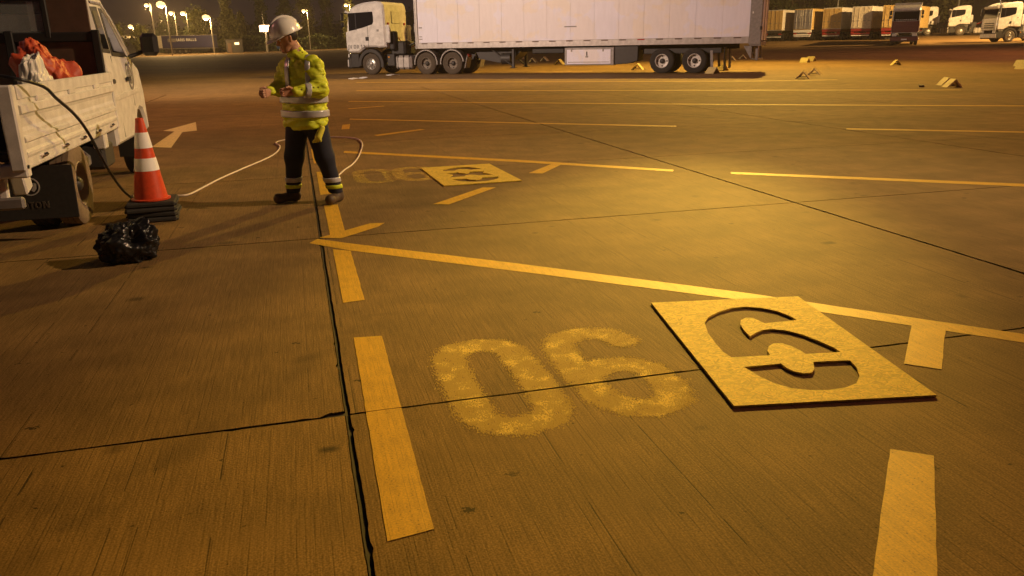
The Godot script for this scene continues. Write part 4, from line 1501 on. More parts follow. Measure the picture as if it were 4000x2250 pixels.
	bx(t, "rear_bumper", mats.grey_metal, [x1 + 0.4, 0.6, -W / 2, 0.1, 0.1, W - 0.1], 0.02)
	# underbody
	bx(t, "frame_rail", mats.dark_metal, [11.2, 1.18, -0.75, 16.0, 0.22, 0.1], 0.01)
	bx(t, "frame_rail", mats.dark_metal, [11.2, 1.18, -W + 0.75, 16.0, 0.22, 0.1], 0.01)
	bx(t, "bogie_frame", mats.dark_metal, [16.7, 1.02, -W / 2, 3.7, 0.28, 1.5], 0.03)
	for ax: float in [15.86, 17.38]:
		part(t, "axle", mats.dark_metal, MB.new().tube([Vector3(ax, 0.56, -0.3), Vector3(ax, 0.56, -W + 0.3)], 0.08))
	bx(t, "belly_tank", mats.black, [10.1, 1.10, -0.9, 1.7, 0.26, 1.3], 0.04)
	part(t, "air_tank", mats.dark_metal, MB.new().tube([Vector3(7.5, 0.75, -0.6), Vector3(8.0, 0.75, -0.6)], 0.28, -1, 14))
	part(t, "landing_gear_box", mats.dark_metal, MB.new().prism(poly([[5.9, 1.3], [8.7, 1.3], [8.1, 0.72], [7.3, 0.55], [6.2, 0.75]]), -1.9, -0.6))
	# pallet locker in its grey frame
	bx(t, "locker_frame", mats.grey_metal, [12.28, 0.82, -0.32, 2.5, 0.84, 0.5], 0.02)
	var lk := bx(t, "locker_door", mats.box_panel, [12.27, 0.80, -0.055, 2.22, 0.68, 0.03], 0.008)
	bx(lk, "latch_handle", mats.plastic, [12.18, 0.94, -0.03, 0.05, 0.2, 0.04], 0.01)
	bx(lk, "latch_plate", mats.grey_metal, [12.18, 0.80, -0.035, 0.14, 0.07, 0.02], 0.005)
	bx(lk, "lock_bar", mats.chrome, [12.27, 0.55, -0.032, 2.1, 0.025, 0.02], 0.005)
	for x: float in [11.4, 13.0]:
		bx(lk, "hinge", mats.grey_metal, [x, 1.12, -0.034, 0.07, 0.16, 0.02], 0.005)
	part(t, "spare_carrier", mats.dark_metal, MB.new().prism(poly([[13.55, 1.28], [14.7, 1.28], [14.68, 0.58], [14.2, 0.46], [13.55, 0.42]]), -1.3, -0.12, 0.02))
	for q: Array in [[11.35, 2.22, 0.62, 0.05], [3.12, 2.35, 0.2, 0.05], [3.12, 1.9, 0.16, 0.04], [3.12, 1.78, 0.2, 0.04]]:
		bx(t, "side_marking", mats.lettering_grey, [q[0], q[1], -0.011, q[2], q[3], 0.004], 0.0)
	# gear on the nose between cab and box
	bx(t, "nose_cabinet", mats.cab_white, [2.72, 2.35, -0.5, 0.22, 0.45, 0.5], 0.03)
	part(t, "nose_pipe", mats.alu, MB.new().tube([Vector3(2.74, 1.3, -0.2), Vector3(2.74, 4.0, -0.2)], 0.06, -1, 8))


func container_rig(label: String, at: Array, turn: float, box: Material, doors: Material, chassis: Material, length := 12.2) -> void:
	# x forward (away), z across; rear doors at x = 0 face -x
	var t := thing("container_trailer", label, "trailer", Vector3(at[0], rise(at[0], at[1]), at[1]), turn, "container trailers parked along the far side")
	bx(t, "container_shell", box, [length / 2, 2.72, 0, length, 2.66, 2.44], 0.03)
	for s: float in [-1.0, 1.0]:
		for k in 14:
			bx(t, "side_rib", box, [0.5 + k * (length - 1.0) / 13.0, 2.72, s * 1.225, 0.28, 2.44, 0.03], 0.008)
		var d := bx(t, "rear_door", doors, [-0.022, 2.72, s * 0.60, 0.05, 2.46, 1.17], 0.01)
		for k in 2:
			part(d, "lock_rod", doors, MB.new().tube([Vector3(-0.075, 1.5, s * (0.32 + k * 0.55)), Vector3(-0.075, 3.95, s * (0.32 + k * 0.55))], 0.022, -1, 6))
			bx(d, "rod_handle", mats.grey_metal, [-0.10, 2.35, s * (0.40 + k * 0.55), 0.03, 0.06, 0.3], 0.005)
		bx(d, "door_rib", doors, [-0.052, 3.3, s * 0.6, 0.02, 0.9, 0.3], 0.005)
		bx(t, "frame_rail", chassis, [length / 2, 1.18, s * 0.5, length, 0.34, 0.14], 0.02)
		for ax: float in [1.5, 2.8, 4.1]:
			wheel(t, Vector3(ax, 0.52, s * 1.08), 0.52, 0.32, mats.rubber, mats.rim_dusty, "deep", s < 0)
		bx(t, "tail_lamp", mats.red_reflector, [0.02, 0.92, s * 0.95, 0.06, 0.16, 0.4], 0.02)
		bx(t, "landing_leg", mats.dark_metal, [length - 3.5, 0.55, s * 0.8, 0.14, 1.1, 0.14], 0.02)
		bx(t, "mud_flap", mats.black, [0.75, 0.62, s * 1.0, 0.03, 0.7, 0.55], 0.005)
	bx(t, "rear_sill", chassis, [0.06, 1.22, 0, 0.16, 0.32, 2.4], 0.02)
	bx(t, "rear_bumper", chassis, [0.06, 0.78, 0, 0.12, 0.22, 2.3], 0.02)
	bx(t, "bumper_bar", mats.reflective_white, [0.03, 0.56, 0, 0.08, 0.10, 2.2], 0.02)


func far_vehicles() -> void:
	var yaw := 0.30      # the row points away to the right
	var away := PI / 2 + 0.0
	var row: Array = [
		["cream and white box trailer at the end of the container row beside the white trailer", [63.4, -100.6], "container_white", "container_yellow", "dark_metal"],
		["container trailer with shiny dented steel rear doors", [66.0, -97.8], "container_yellow", "steel_shiny", "reflective_white"],
		["yellow container on a red chassis beside the shiny doors", [68.4, -95.0], "container_white", "container_yellow", "chassis_red"],
		["cream container on a red chassis in the middle of the row", [69.8, -91.0], "container_white", "container_cream", "chassis_red"],
		["yellow container on a red chassis next to the dark red lorry", [71.3, -87.2], "container_yellow", "container_yellow", "chassis_red"]]
	for r: Array in row:
		container_rig(r[0], r[1], 0.62, mats[r[2]], mats[r[3]], mats[r[4]])
	# dark red lorry, front towards us
	var p := Vector3(59.6, 0, -69.0)
	p.y = rise(p.x, p.z)
	# its x axis (front to rear) points away from the camera
	var red := thing("red_lorry", "dark red tractor unit with white roof facing out of the container row", "truck", p, 0.86)
	tractor(red, mats.cab_white, mats.truck_red, "TRANSPORTES")
	var rt := thing("white_box_trailer", "white box trailer behind the dark red tractor unit", "trailer", p, 0.86)
	bx(rt, "box", mats.container_white, [10.0, 2.66, -1.23, 12.6, 2.7, 2.5], 0.03)
	bx(rt, "top_rail", mats.alu, [10.0, 4.02, -1.23, 12.64, 0.1, 2.54], 0.02)
	bx(rt, "bottom_rail", mats.grey_metal, [10.0, 1.28, -1.23, 12.62, 0.16, 2.54], 0.02)
	for z: float in [-0.2, -2.26]:
		for ax: float in [12.0, 13.3, 14.6]:
			wheel(rt, Vector3(ax, 0.52, z), 0.52, 0.32, mats.rubber, mats.rim_dusty, "deep", z < -1)
		bx(rt, "landing_leg", mats.dark_metal, [7.5, 0.6, z, 0.14, 1.2, 0.14], 0.02)
	# white lorries on the right, seen from the side, fronts to the left
	var rest: Array = [
		["white tractor unit half hidden behind the dark red lorry", [84.0, -95.5], -0.55],
		["white tractor unit with round roof parked beside the dark red lorry", [84.7, -90.6], -0.70],
		["white tractor unit coupled to a grey trailer at the far right", [90.5, -89.0], -0.65]]
	for k in rest.size():
		var a: Array = rest[k]
		var q := Vector3(a[1][0], rise(a[1][0], a[1][1]), a[1][1])
		var t: Node3D
		t = thing("white_lorry", a[0], "truck", q, a[2], "white lorries parked at the far right")
		tractor(t, mats.cab_white, mats.cab_white)
	# the nearer lorry cut by the right edge
	var q2 := Vector3(68.6, rise(68.6, -67.0), -67.0)
	var t2 := thing("white_lorry", "near white tractor unit with a chrome side pipe, right of the dark red lorry", "truck", q2, -0.20, "white lorries parked at the far right")
	tractor(t2, mats.cab_white, mats.cab_white)
	part(t2, "side_pipe", mats.chrome, MB.new().tube([Vector3(-1.55, 1.0, 0.05), Vector3(-1.45, 3.9, 0.05)], 0.06, -1, 8))
	var gt := thing("grey_trailer", "grey sloped trailer behind the far right tractor unit", "trailer", Vector3(90.5, rise(90.5, -89.0), -89.0), -0.65)
	part(gt, "body", mats.container_white, MB.new().prism(poly([[1.4, 3.3], [3.2, 3.95], [13.0, 4.05], [13.0, 1.3], [2.6, 1.3], [2.2, 1.9]]), -2.48, 0.0, 0.04))
	bx(gt, "frame_rail", mats.dark_metal, [8.5, 1.12, -1.23, 10.0, 0.28, 1.0], 0.02)
	for z: float in [-0.2, -2.26]:
		for ax: float in [9.6, 10.9, 12.2]:
			wheel(gt, Vector3(ax, 0.52, z), 0.52, 0.32, mats.rubber, mats.rim_dusty, "deep", z < -1)
	# blue curtain-side trailer far left
	var bl := Vector3(-31.2, 0, -207.5)
	bl.y = rise(-24, -206)
	var ct := thing("curtain_trailer", "dark blue curtain-side trailer with white lettering under the street lamps", "trailer", bl, -0.26)
	bx(ct, "front_wall", mats.container_white, [1.3, 2.62, -1.25, 2.0, 2.7, 2.5], 0.04)
	bx(ct, "curtain", mats.curtain_blue, [8.3, 2.62, -1.25, 12.0, 2.72, 2.5], 0.05)
	for k in 24:
		bx(ct, "curtain_strap", mats.dark_metal, [2.6 + k * 0.5, 1.32, 0.012, 0.06, 0.36, 0.03], 0.004)
	bx(ct, "top_rail", mats.alu, [8.2, 4.02, -1.25, 12.4, 0.10, 2.54], 0.02)
	bx(ct, "bottom_rail", mats.grey_metal, [8.2, 1.14, -1.25, 12.4, 0.14, 2.54], 0.02)
	bx(ct, "logo_panel", mats.lettering_grey, [4.7, 3.0, 0.012, 2.0, 0.75, 0.012], 0.002)
	letters(ct, "curtain_lettering", "TRANS RALLS", mats.lettering_white, Vector3(7.7, 3.05, 0.012), Basis.IDENTITY, 0.62)
	for z: float in [-0.2, -2.3]:
		for ax: float in [5.0, 6.3, 7.6]:
			wheel(ct, Vector3(ax, 0.52, z), 0.52, 0.34, mats.rubber, mats.rim_dusty, "deep", z < -1)
		bx(ct, "landing_leg", mats.dark_metal, [3.4, 0.55, z - 0.0, 0.14, 1.1, 0.14], 0.02)
	bx(ct, "pallet_box", mats.black, [11.2, 0.8, -0.4, 3.4, 0.55, 0.6], 0.04)
	bx(ct, "gooseneck", mats.chassis_red, [-1.2, 1.0, -1.25, 3.4, 0.25, 1.0], 0.05)


# small double-cab dropside truck, tail towards us. x = -1.92 is its right side; it points along -Z
func pickup() -> void:
	var t := thing("dropside_truck", "small white double-cab dropside truck with its tail towards the cone", "truck", Vector3(-2.75, 0, -8.0))
	var X := 0.83          # half width of the bed, local
	var ox := -2.75
	var zl := func(z: float) -> float: return z + 8.0
	# ---- bed
	var zr := 1.55         # tail (world z = -6.45)
	var zf := -1.75        # head of the bed (world z = -9.75)
	bx(t, "bed_floor", mats.dark_metal, [0, 0.80, (zr + zf) / 2, 2 * X - 0.1, 0.06, zr - zf], 0.01)
	for s: float in [-1.0, 1.0]:
		# dropside pressed with long ribs: profile across x extruded along z
		var prof: Array = [[0.0, 0.72], [0.022, 0.72], [0.022, 0.78], [0.03, 0.80], [0.03, 0.82], [0.018, 0.84], [0.018, 0.885], [0.038, 0.90], [0.038, 0.925], [0.018, 0.94], [0.018, 0.97], [0.012, 1.0], [0.012, 1.06], [0.02, 1.085], [0.042, 1.10], [0.042, 1.15], [0.02, 1.165], [0.02, 1.195], [0.034, 1.20], [0.034, 1.285], [0.024, 1.295], [0.004, 1.295], [-0.006, 1.285], [-0.006, 0.72]]
		var p2 := PackedVector2Array()
		for q: Array in prof:
			p2.append(Vector2(q[0] * s * 1.0 + s * (X - 0.03), q[1]))
		var sd := part(t, "side_board", mats.white_paint, MB.new().prism(p2, zf + 0.05, zr - 0.06, 0.004))
		for k in 5:
			var z := zr - 0.42 - k * 0.62
			bx(sd, "hinge_bolt", mats.chrome, [s * (X + 0.006), 0.765, z, 0.045, 0.03, 0.10], 0.012)
		for k in 3:
			bx(sd, "catch", mats.white_paint, [s * (X - 0.006), 1.185, zr - 0.6 - k * 0.95, 0.03, 0.05, 0.22], 0.008)
		bx(t, "corner_post", mats.white_paint, [s * (X - 0.05), 1.0, zr - 0.0, 0.10, 0.60, 0.10], 0.012)
		bx(t, "corner_post", mats.white_paint, [s * (X - 0.04), 1.0, zf + 0.0, 0.08, 0.60, 0.08], 0.012)
		bx(t, "side_sill", mats.white_paint, [s * (X - 0.06), 0.73, (zr + zf) / 2, 0.08, 0.07, zr - zf], 0.01)
		# mudguard brackets and flaps
		bx(t, "mudguard_bracket", mats.white_paint, [s * (X - 0.10), 0.64, zf + 0.55, 0.12, 0.2, 0.16], 0.012)
		bx(t, "mudguard_bracket", mats.white_paint, [s * (X - 0.16), 0.62, zr - 0.30, 0.10, 0.24, 0.16], 0.012, Basis(Vector3.RIGHT, 0.25))
		wheel(t, Vector3(s * (X - 0.13), 0.365, 0.02), 0.365, 0.20, mats.muddy_rubber, mats.rim_muddy, "deep").rotation.y = s * PI / 2
		wheel(t, Vector3(s * (X - 0.36), 0.365, 0.02), 0.365, 0.19, mats.rubber, mats.rim_dusty, "deep").rotation.y = s * PI / 2
		wheel(t, Vector3(s * (X - 0.16), 0.355, -3.28), 0.355, 0.20, mats.rubber, mats.rim_white, "dish").rotation.y = s * PI / 2
		var fl := bx(t, "mud_flap", mats.rubber, [s * (X - 0.245), 0.40, 0.66, 0.60, 0.44, 0.012], 0.003, Basis(Vector3.RIGHT, -0.06))
		# round emblem with three slanted bars and raised letters
		var ring := MB.new().lathe([Vector2(0.075, 0.0), Vector2(0.075, 0.004), Vector2(0.066, 0.004), Vector2(0.066, 0.0)], 28, Transform3D(Basis(Vector3.RIGHT, PI / 2), Vector3(s * (X - 0.28), 0.455, 0.665)))
		part(fl, "emblem_ring", mats.emblem_grey, ring)
		for q: Array in [[[-0.048, -0.005], [-0.022, 0.028], [0.004, 0.028], [-0.026, -0.012]], [[-0.020, -0.018], [0.010, 0.028], [0.034, 0.028], [0.002, -0.028]], [[0.008, -0.033], [0.040, 0.028], [0.052, 0.02], [0.046, -0.02], [0.026, -0.046]]]:
			var bp := PackedVector2Array()
			for w: Array in q:
				bp.append(Vector2(w[0] + s * (X - 0.28), w[1] + 0.455))
			part(fl, "emblem_bar", mats.emblem_grey, MB.new().prism(bp, 0.664, 0.669))
		letters(fl, "flap_lettering", "FOTON", mats.dusty_rubber, Vector3(s * (X - 0.28), 0.30, 0.674), Basis.IDENTITY, 0.055)
		# cab side doors, glass and trim
		var cabx := s * 0.80
	bx(t, "tail_beam", mats.white_paint, [0, 0.70, zr - 0.02, 2 * X, 0.10, 0.10], 0.012)
	bx(t, "bumper_bar", mats.grey_metal, [0, 0.46, zr - 0.05, 1.5, 0.09, 0.06], 0.015)
	for s: float in [-1.0, 1.0]:
		bx(t, "bumper_stay", mats.white_paint, [s * 0.62, 0.57, zr - 0.08, 0.06, 0.26, 0.05], 0.01, Basis(Vector3.RIGHT, -0.15))
		bx(t, "tail_lamp", mats.red_reflector, [s * 0.5, 0.60, zr + 0.02, 0.24, 0.09, 0.03], 0.01)
	bx(t, "chassis_rail", mats.dark_metal, [0.36, 0.56, -0.9, 0.08, 0.14, 4.9], 0.01)
	bx(t, "chassis_rail", mats.dark_metal, [-0.36, 0.56, -0.9, 0.08, 0.14, 4.9], 0.01)
	part(t, "rear_axle", mats.dark_metal, MB.new().tube([Vector3(-0.6, 0.365, 0.12), Vector3(0.6, 0.365, 0.12)], 0.06).box(Vector3(0, 0.365, 0.12), Vector3(0.3, 0.28, 0.3), 0.1))
	bx(t, "exhaust_box", mats.grey_metal, [0.55, 0.45, -0.75, 0.2, 0.2, 0.7], 0.06)
	bx(t, "battery_box", mats.dark_metal, [0.62, 0.46, -1.35, 0.3, 0.26, 0.45], 0.03)
	# ---- cab: side outline in (z, y), extruded across x
	var out := poly([[-1.76, 0.50], [-1.74, 1.30], [-1.74, 2.02], [-1.82, 2.12], [-2.2, 2.15], [-2.40, 2.11], [-2.62, 1.95], [-3.28, 1.42], [-3.58, 1.30], [-3.72, 1.0], [-3.76, 0.50], [-3.64, 0.50], [-3.58, 0.66], [-3.46, 0.77], [-3.28, 0.81], [-3.10, 0.77], [-2.98, 0.66], [-2.92, 0.50]])
	var turnz := Basis(Vector3(0, 0, 1), Vector3(0, 1, 0), Vector3(-1, 0, 0))     # local x -> z, extrude along -x
	var cm := MB.new()
	cm.xf = Transform3D(turnz, Vector3(0.80, 0, 0))
	cm.prism(out, 0.0, 1.60, 0.035).lean_in(1.25, 0.15)
	var cab := part(t, "cab", mats.white_paint, cm)
	for s: float in [-1.0, 1.0]:
		var fx := 0.80 * s
		var put := func(called: String, m: Material, a: Array, o0: float, o1: float, parent: Node) -> MeshInstance3D:
			var g := MB.new()
			g.xf = Transform3D(turnz, Vector3(fx, 0, 0))
			var z0 := -o1 * s
			var z1 := -o0 * s
			g.prism(poly(a), minf(z0, z1), maxf(z0, z1), 0.002).lean_in(1.25, 0.15)
			return part(parent, called, m, g)
		# rear door glass, front door glass: dark frame, pane
		var rf: MeshInstance3D = put.call("rear_door_frame", mats.plastic, [[-1.80, 1.50], [-1.78, 1.97], [-2.10, 1.98], [-2.16, 1.49]], 0.0, 0.006, cab)
		put.call("rear_door_glass", mats.glass_dark, [[-1.84, 1.54], [-1.825, 1.93], [-2.06, 1.94], [-2.115, 1.53]], 0.006, 0.010, rf)
		var ff: MeshInstance3D = put.call("front_door_frame", mats.plastic, [[-2.22, 1.46], [-2.18, 1.97], [-2.32, 1.97], [-2.52, 1.86], [-3.02, 1.44]], 0.0, 0.006, cab)
		put.call("front_door_glass", mats.glass_dark, [[-2.27, 1.50], [-2.23, 1.92], [-2.31, 1.93], [-2.50, 1.82], [-2.90, 1.48]], 0.006, 0.010, ff)
		put.call("door_seam", mats.black, [[-2.13, 0.56], [-2.125, 1.46], [-2.137, 1.46], [-2.142, 0.56]], -0.002, 0.003, cab)
		put.call("door_seam", mats.black, [[-2.98, 0.86], [-3.05, 1.42], [-3.06, 1.42], [-2.99, 0.86]], -0.002, 0.003, cab)
		put.call("side_crease", mats.white_paint, [[-1.74, 0.98], [-1.74, 1.03], [-3.4, 1.06], [-3.5, 1.03], [-3.4, 1.01]], 0.0, 0.016, cab)
		put.call("gutter", mats.chrome, [[-1.80, 2.005], [-1.80, 2.03], [-2.3, 2.03], [-2.66, 1.88], [-3.2, 1.47], [-3.2, 1.45], [-2.64, 1.855], [-2.3, 2.005]], 0.0, 0.02, cab)
		for z: float in [-1.84, -2.72]:
			bx(cab, "door_handle", mats.plastic, [fx + 0.018 * s, 1.19, z, 0.035, 0.05, 0.15], 0.012)
		# round emblem on the front door
		var pl := Transform3D(Basis(Vector3(0, 0, 1), -PI / 2 * s), Vector3(fx, 1.22, -2.98))
		var em := part(cab, "door_emblem", mats.lettering_grey, MB.new().lathe([Vector2(0.17, 0.0), Vector2(0.17, 0.004), Vector2(0.135, 0.004), Vector2(0.135, 0.0)], 28, pl))
		part(em, "emblem_disc", mats.lettering_grey, MB.new().lathe([Vector2(0.10, 0.0), Vector2(0.10, 0.004), Vector2(0.055, 0.004), Vector2(0.055, 0.0)], 24, pl))
		# mirror on its arm
		bx(cab, "mirror", mats.plastic, [fx + 0.24 * s, 1.58, -3.16, 0.22, 0.27, 0.10], 0.045, Basis(Vector3.UP, -0.25 * s))
		part(cab, "mirror_arm", mats.plastic, MB.new().tube([Vector3(fx - 0.01 * s, 1.44, -3.12), Vector3(fx + 0.08 * s, 1.47, -3.18), Vector3(fx + 0.2 * s, 1.52, -3.2)], 0.024, -1, 8))
		bx(cab, "headlight", mats.lens_clear, [s * 0.6, 0.95, -3.73, 0.26, 0.2, 0.05], 0.02)
		bx(t, "front_mudguard", mats.black, [s * (X - 0.17), 0.42, -2.86, 0.2, 0.34, 0.02], 0.004)
	bx(cab, "windscreen", mats.glass_dark, [0, 1.70, -2.98, 1.36, 0.68, 0.02], 0.006, Basis(Vector3.RIGHT, 0.905))
	bx(cab, "grille", mats.plastic, [0, 1.0, -3.745, 0.9, 0.16, 0.03], 0.01)
	# rear of the cab: dark headboard with the window opening framed in rubber
	var hb := part(t, "headboard", mats.brown_board, MB.new().box(Vector3(0, 1.30, zf + 0.06), Vector3(1.58, 0.86, 0.03), 0.006).box(Vector3(0, 2.11, zf + 0.09), Vector3(1.42, 0.12, 0.03), 0.006).box(Vector3(0.515, 1.88, zf + 0.09), Vector3(0.41, 0.36, 0.03), 0.006).box(Vector3(-0.515, 1.88, zf + 0.09), Vector3(0.41, 0.36, 0.03), 0.006))
	bx(hb, "top_rail", mats.black, [0, 1.66, zf + 0.095, 1.6, 0.10, 0.05], 0.012)
	for x: float in [-0.76, -0.06, 0.76]:
		bx(hb, "stanchion", mats.black, [x, 1.38, zf + 0.115, 0.08, 0.7, 0.05], 0.01)
	# rear window: shallow added panels behind the pane imitate the view inside
	bx(t, "added_seat_panel", mats.seat_grey, [0, 1.78, zf + 0.03, 0.56, 0.22, 0.03], 0.008)
	bx(t, "added_dark_panel", mats.black, [0, 1.96, zf + 0.03, 0.56, 0.13, 0.03], 0.008)
	bx(t, "added_pale_strip", mats.white_paint, [0.17, 1.86, zf + 0.055, 0.055, 0.36, 0.015], 0.004)
	var rw := bx(t, "rear_window", mats.glass, [0, 1.85, zf + 0.10, 0.58, 0.34, 0.006], 0.001)
	part(rw, "window_rubber", mats.black, MB.new().box(Vector3(0.31, 1.85, zf + 0.11), Vector3(0.06, 0.40, 0.03), 0.012).box(Vector3(-0.31, 1.85, zf + 0.11), Vector3(0.06, 0.40, 0.03), 0.012).box(Vector3(0, 2.035, zf + 0.11), Vector3(0.6, 0.04, 0.03), 0.012))
	# rear corner of the cab roof
	bx(cab, "pillar_vent", mats.plastic, [0.62, 1.75, -1.725, 0.05, 0.4, 0.02], 0.004)
	# ---- load
	lump("red_sack", "crumpled orange red sack lying in the truck bed against the headboard", "sack", Vector3(-2.27, 0.83, -8.9), Vector3(0.28, 0.50, 0.36), 301, mats.bag_red, 0.15, -0.35)
	lump("white_bag", "crumpled white plastic bag in the truck bed beside the red sack", "bag", Vector3(-2.12, 0.83, -7.72), Vector3(0.16, 0.42, 0.24), 302, mats.bag_white, 0.2, 0.0)
	var dr := thing("blue_drum", "dark blue plastic drum at the tail of the truck bed", "drum", Vector3(-2.28, 0.83, -6.78))
	part(dr, "barrel", mats.blue_plastic, MB.new().lathe([Vector2(0, 0), Vector2(0.17, 0), Vector2(0.18, 0.02), Vector2(0.18, 0.18), Vector2(0.188, 0.19), Vector2(0.188, 0.21), Vector2(0.18, 0.22), Vector2(0.18, 0.40), Vector2(0.16, 0.43), Vector2(0, 0.43)], 24))
	part(dr, "lid_ring", mats.grey_metal, MB.new().lathe([Vector2(0.165, 0.425), Vector2(0.178, 0.43), Vector2(0.178, 0.45), Vector2(0.15, 0.455), Vector2(0, 0.455)], 24))
	var pm := thing("paint_sprayer", "dark paint sprayer with yellow cap at the tail of the truck bed", "sprayer", Vector3(-2.52, 0.83, -7.3))
	bx(pm, "motor_block", mats.dark_metal, [0, 0.22, 0, 0.42, 0.36, 0.5], 0.05)
	part(pm, "pump_cylinder", mats.grey_metal, MB.new().tube([Vector3(0.12, 0.05, 0.18), Vector3(0.12, 0.5, 0.18)], 0.05, -1, 12))
	part(pm, "cap", mats.amber, MB.new().lathe([Vector2(0, 0.58), Vector2(0.05, 0.57), Vector2(0.06, 0.50), Vector2(0, 0.50)], 14, Transform3D(Basis.IDENTITY, Vector3(0.12, 0, 0.18))))
	for s: float in [-1.0, 1.0]:
		bx(pm, "skid", mats.grey_metal, [s * 0.16, 0.02, 0, 0.05, 0.04, 0.6], 0.01)


# crumpled film or cloth: a closed skin thrown into folds, flat where it lies
func lump(called: String, label: String, category: String, at: Vector3, size: Vector3, nseed: int, m: Material, fold: float, lean: float) -> void:
	var t := thing(called, label, category, at)
	var n1 := FastNoiseLite.new()
	n1.seed = nseed
	n1.noise_type = FastNoiseLite.TYPE_SIMPLEX_SMOOTH
	n1.fractal_type = FastNoiseLite.FRACTAL_RIDGED
	n1.fractal_octaves = 3
	n1.frequency = 0.75
	var n2 := FastNoiseLite.new()
	n2.seed = nseed + 1
	n2.frequency = 0.9
	var U := 120
	var V := 72
	var P: Array = []
	for j in V + 1:
		var row: Array = []
		for i in U:
			var th := TAU * i / U
			var ph := PI * j / V
			var d := Vector3(sin(ph) * cos(th), cos(ph), sin(ph) * sin(th))
			var r := 0.84 + n2.get_noise_3dv(d * 1.0) * 0.34 + (n1.get_noise_3dv(d * 1.2 + Vector3(0, d.y * 0.4, 0)) - 0.2) * fold
			var p := d * r * size
			p.y += size.y * 0.62
			p.x += lean * maxf(0.0, p.y - size.y * 0.5) * 0.5
			p.y = maxf(p.y, 0.003 + 0.004 * absf(n2.get_noise_3dv(d * 9.0)))
			row.append(p)
		P.append(row)
	var mb := MB.new()
	var N: Array = []
	for j in V + 1:
		var row: Array = []
		for i in U:
			var du: Vector3 = P[j][(i + 1) % U] - P[j][(i + U - 1) % U]
			var dv: Vector3 = P[mini(j + 1, V)][i] - P[maxi(j - 1, 0)][i]
			var nn := du.cross(dv)
			row.append(nn.normalized() if nn.length() > 1e-12 else Vector3(0, 1 if j < V / 2 else -1, 0))
		N.append(row)
	for j in V:
		for i in U:
			var i1 := (i + 1) % U
			for q: Array in [[j, i], [j + 1, i1], [j, i1], [j, i], [j + 1, i], [j + 1, i1]]:
				mb.vert(P[q[0]][q[1]], N[q[0]][q[1]])
	part(t, "skin", m, mb)


func cone_and_bag() -> void:
	var bt := "black rubber cone bases stacked under the traffic cone"
	for k in 4:
		var at := Vector3(-1.40 + [0.0, 0.012, -0.010, 0.006][k], 0.001 + k * 0.046, -7.98 + [0.02, 0.0, 0.015, 0.0][k])
		var turn: float = [0.10, 0.02, 0.14, 0.06][k]
		var b := thing("cone_base", ["black rubber cone base lying lowest in the stack", "black rubber cone base second from the ground in the stack", "black rubber cone base third from the ground in the stack", "black rubber cone base on top of the stack, right under the cone"][k], "cone base", at, turn, bt)
		part(b, "plate", mats.rubber, MB.new().box(Vector3(0, 0.0215, 0), Vector3(0.42, 0.043, 0.42), 0.012))
		for s: float in [-1.0, 1.0]:
			bx(b, "edge_lip", mats.rubber, [s * 0.213, 0.012, 0, 0.02, 0.02, 0.36], 0.006)
	var c := thing("traffic_cone", "orange red traffic cone with two white reflective bands", "traffic cone", Vector3(-1.40, 0.186, -7.975))
	var H := 0.74
	var R := func(y: float) -> float: return lerpf(0.150, 0.034, y / H)
	var seg := 40
	var shell: Array = [Vector2(0.170, 0.0), Vector2(0.172, 0.012), Vector2(R.call(0.02), 0.02)]
	for k in 12:
		var y := 0.03 + (H - 0.03) * k / 11.0
		shell.append(Vector2(R.call(y), y))
	shell.append(Vector2(0.026, H + 0.004))
	shell.append(Vector2(0.022, H - 0.02))
	part(c, "cone_body", mats.cone_orange, MB.new().lathe(shell, seg))
	for b: Array in [[0.27, 0.385], [0.475, 0.615]]:
		part(c, "reflective_band", mats.reflective_white, MB.new().lathe([Vector2(R.call(b[0]), b[0]), Vector2(R.call(b[0]) + 0.0025, b[0] + 0.001), Vector2(R.call(b[1]) + 0.0025, b[1] - 0.001), Vector2(R.call(b[1]), b[1])], seg))
	lump("refuse_sack", "small knotted black refuse sack on the concrete in front of the cone", "refuse sack", Vector3(-1.33, 0.0, -6.34), Vector3(0.225, 0.20, 0.175), 311, mats.bin_black, 0.22, 0.25)


func hose() -> void:
	var t := thing("spray_hose", "spray hose running from the truck bed across the concrete to the worker", "hose", Vector3.ZERO)
	var a: Array = [Vector3(-2.40, 1.25, -7.12), Vector3(-2.15, 1.36, -6.7), Vector3(-1.90, 1.335, -6.55), Vector3(-1.80, 1.27, -6.75), Vector3(-1.76, 1.18, -6.86), Vector3(-1.74, 1.03, -7.22), Vector3(-1.73, 0.86, -7.5), Vector3(-1.72, 0.66, -7.72), Vector3(-1.72, 0.44, -8.02), Vector3(-1.72, 0.22, -8.40), Vector3(-1.70, 0.07, -8.75), Vector3(-1.66, 0.018, -8.98)]
	part(t, "black_section", mats.plastic, MB.new().tube(curve(a), 0.013, -1, 8))
	var g: Array = [[-1.66, -8.98], [-1.56, -9.08], [-1.41, -9.12], [-1.30, -9.08], [-1.21, -9.17], [-1.09, -9.69], [-0.98, -10.17], [-0.77, -10.90], [-0.46, -11.96], [-0.35, -12.67], [-0.33, -13.3], [-0.40, -13.76], [-0.32, -14.07], [-0.11, -14.24], [0.29, -14.31], [0.66, -14.2], [0.91, -13.85], [0.955, -13.18], [0.88, -12.35], [0.75, -11.38], [0.62, -10.71], [0.49, -10.26], [0.36, -9.6], [0.34, -8.95], [0.30, -8.55]]
	var b: Array = []
	for q: Array in g:
		b.append(Vector3(q[0], 0.016, q[1]))
	part(t, "pale_section", mats.hose_pale, MB.new().tube(curve(b), 0.0115, -1, 8))
	part(t, "coupling", mats.alu, MB.new().tube([Vector3(-1.71, 0.10, -8.7), Vector3(-1.65, 0.017, -9.0)], 0.019, -1, 10))


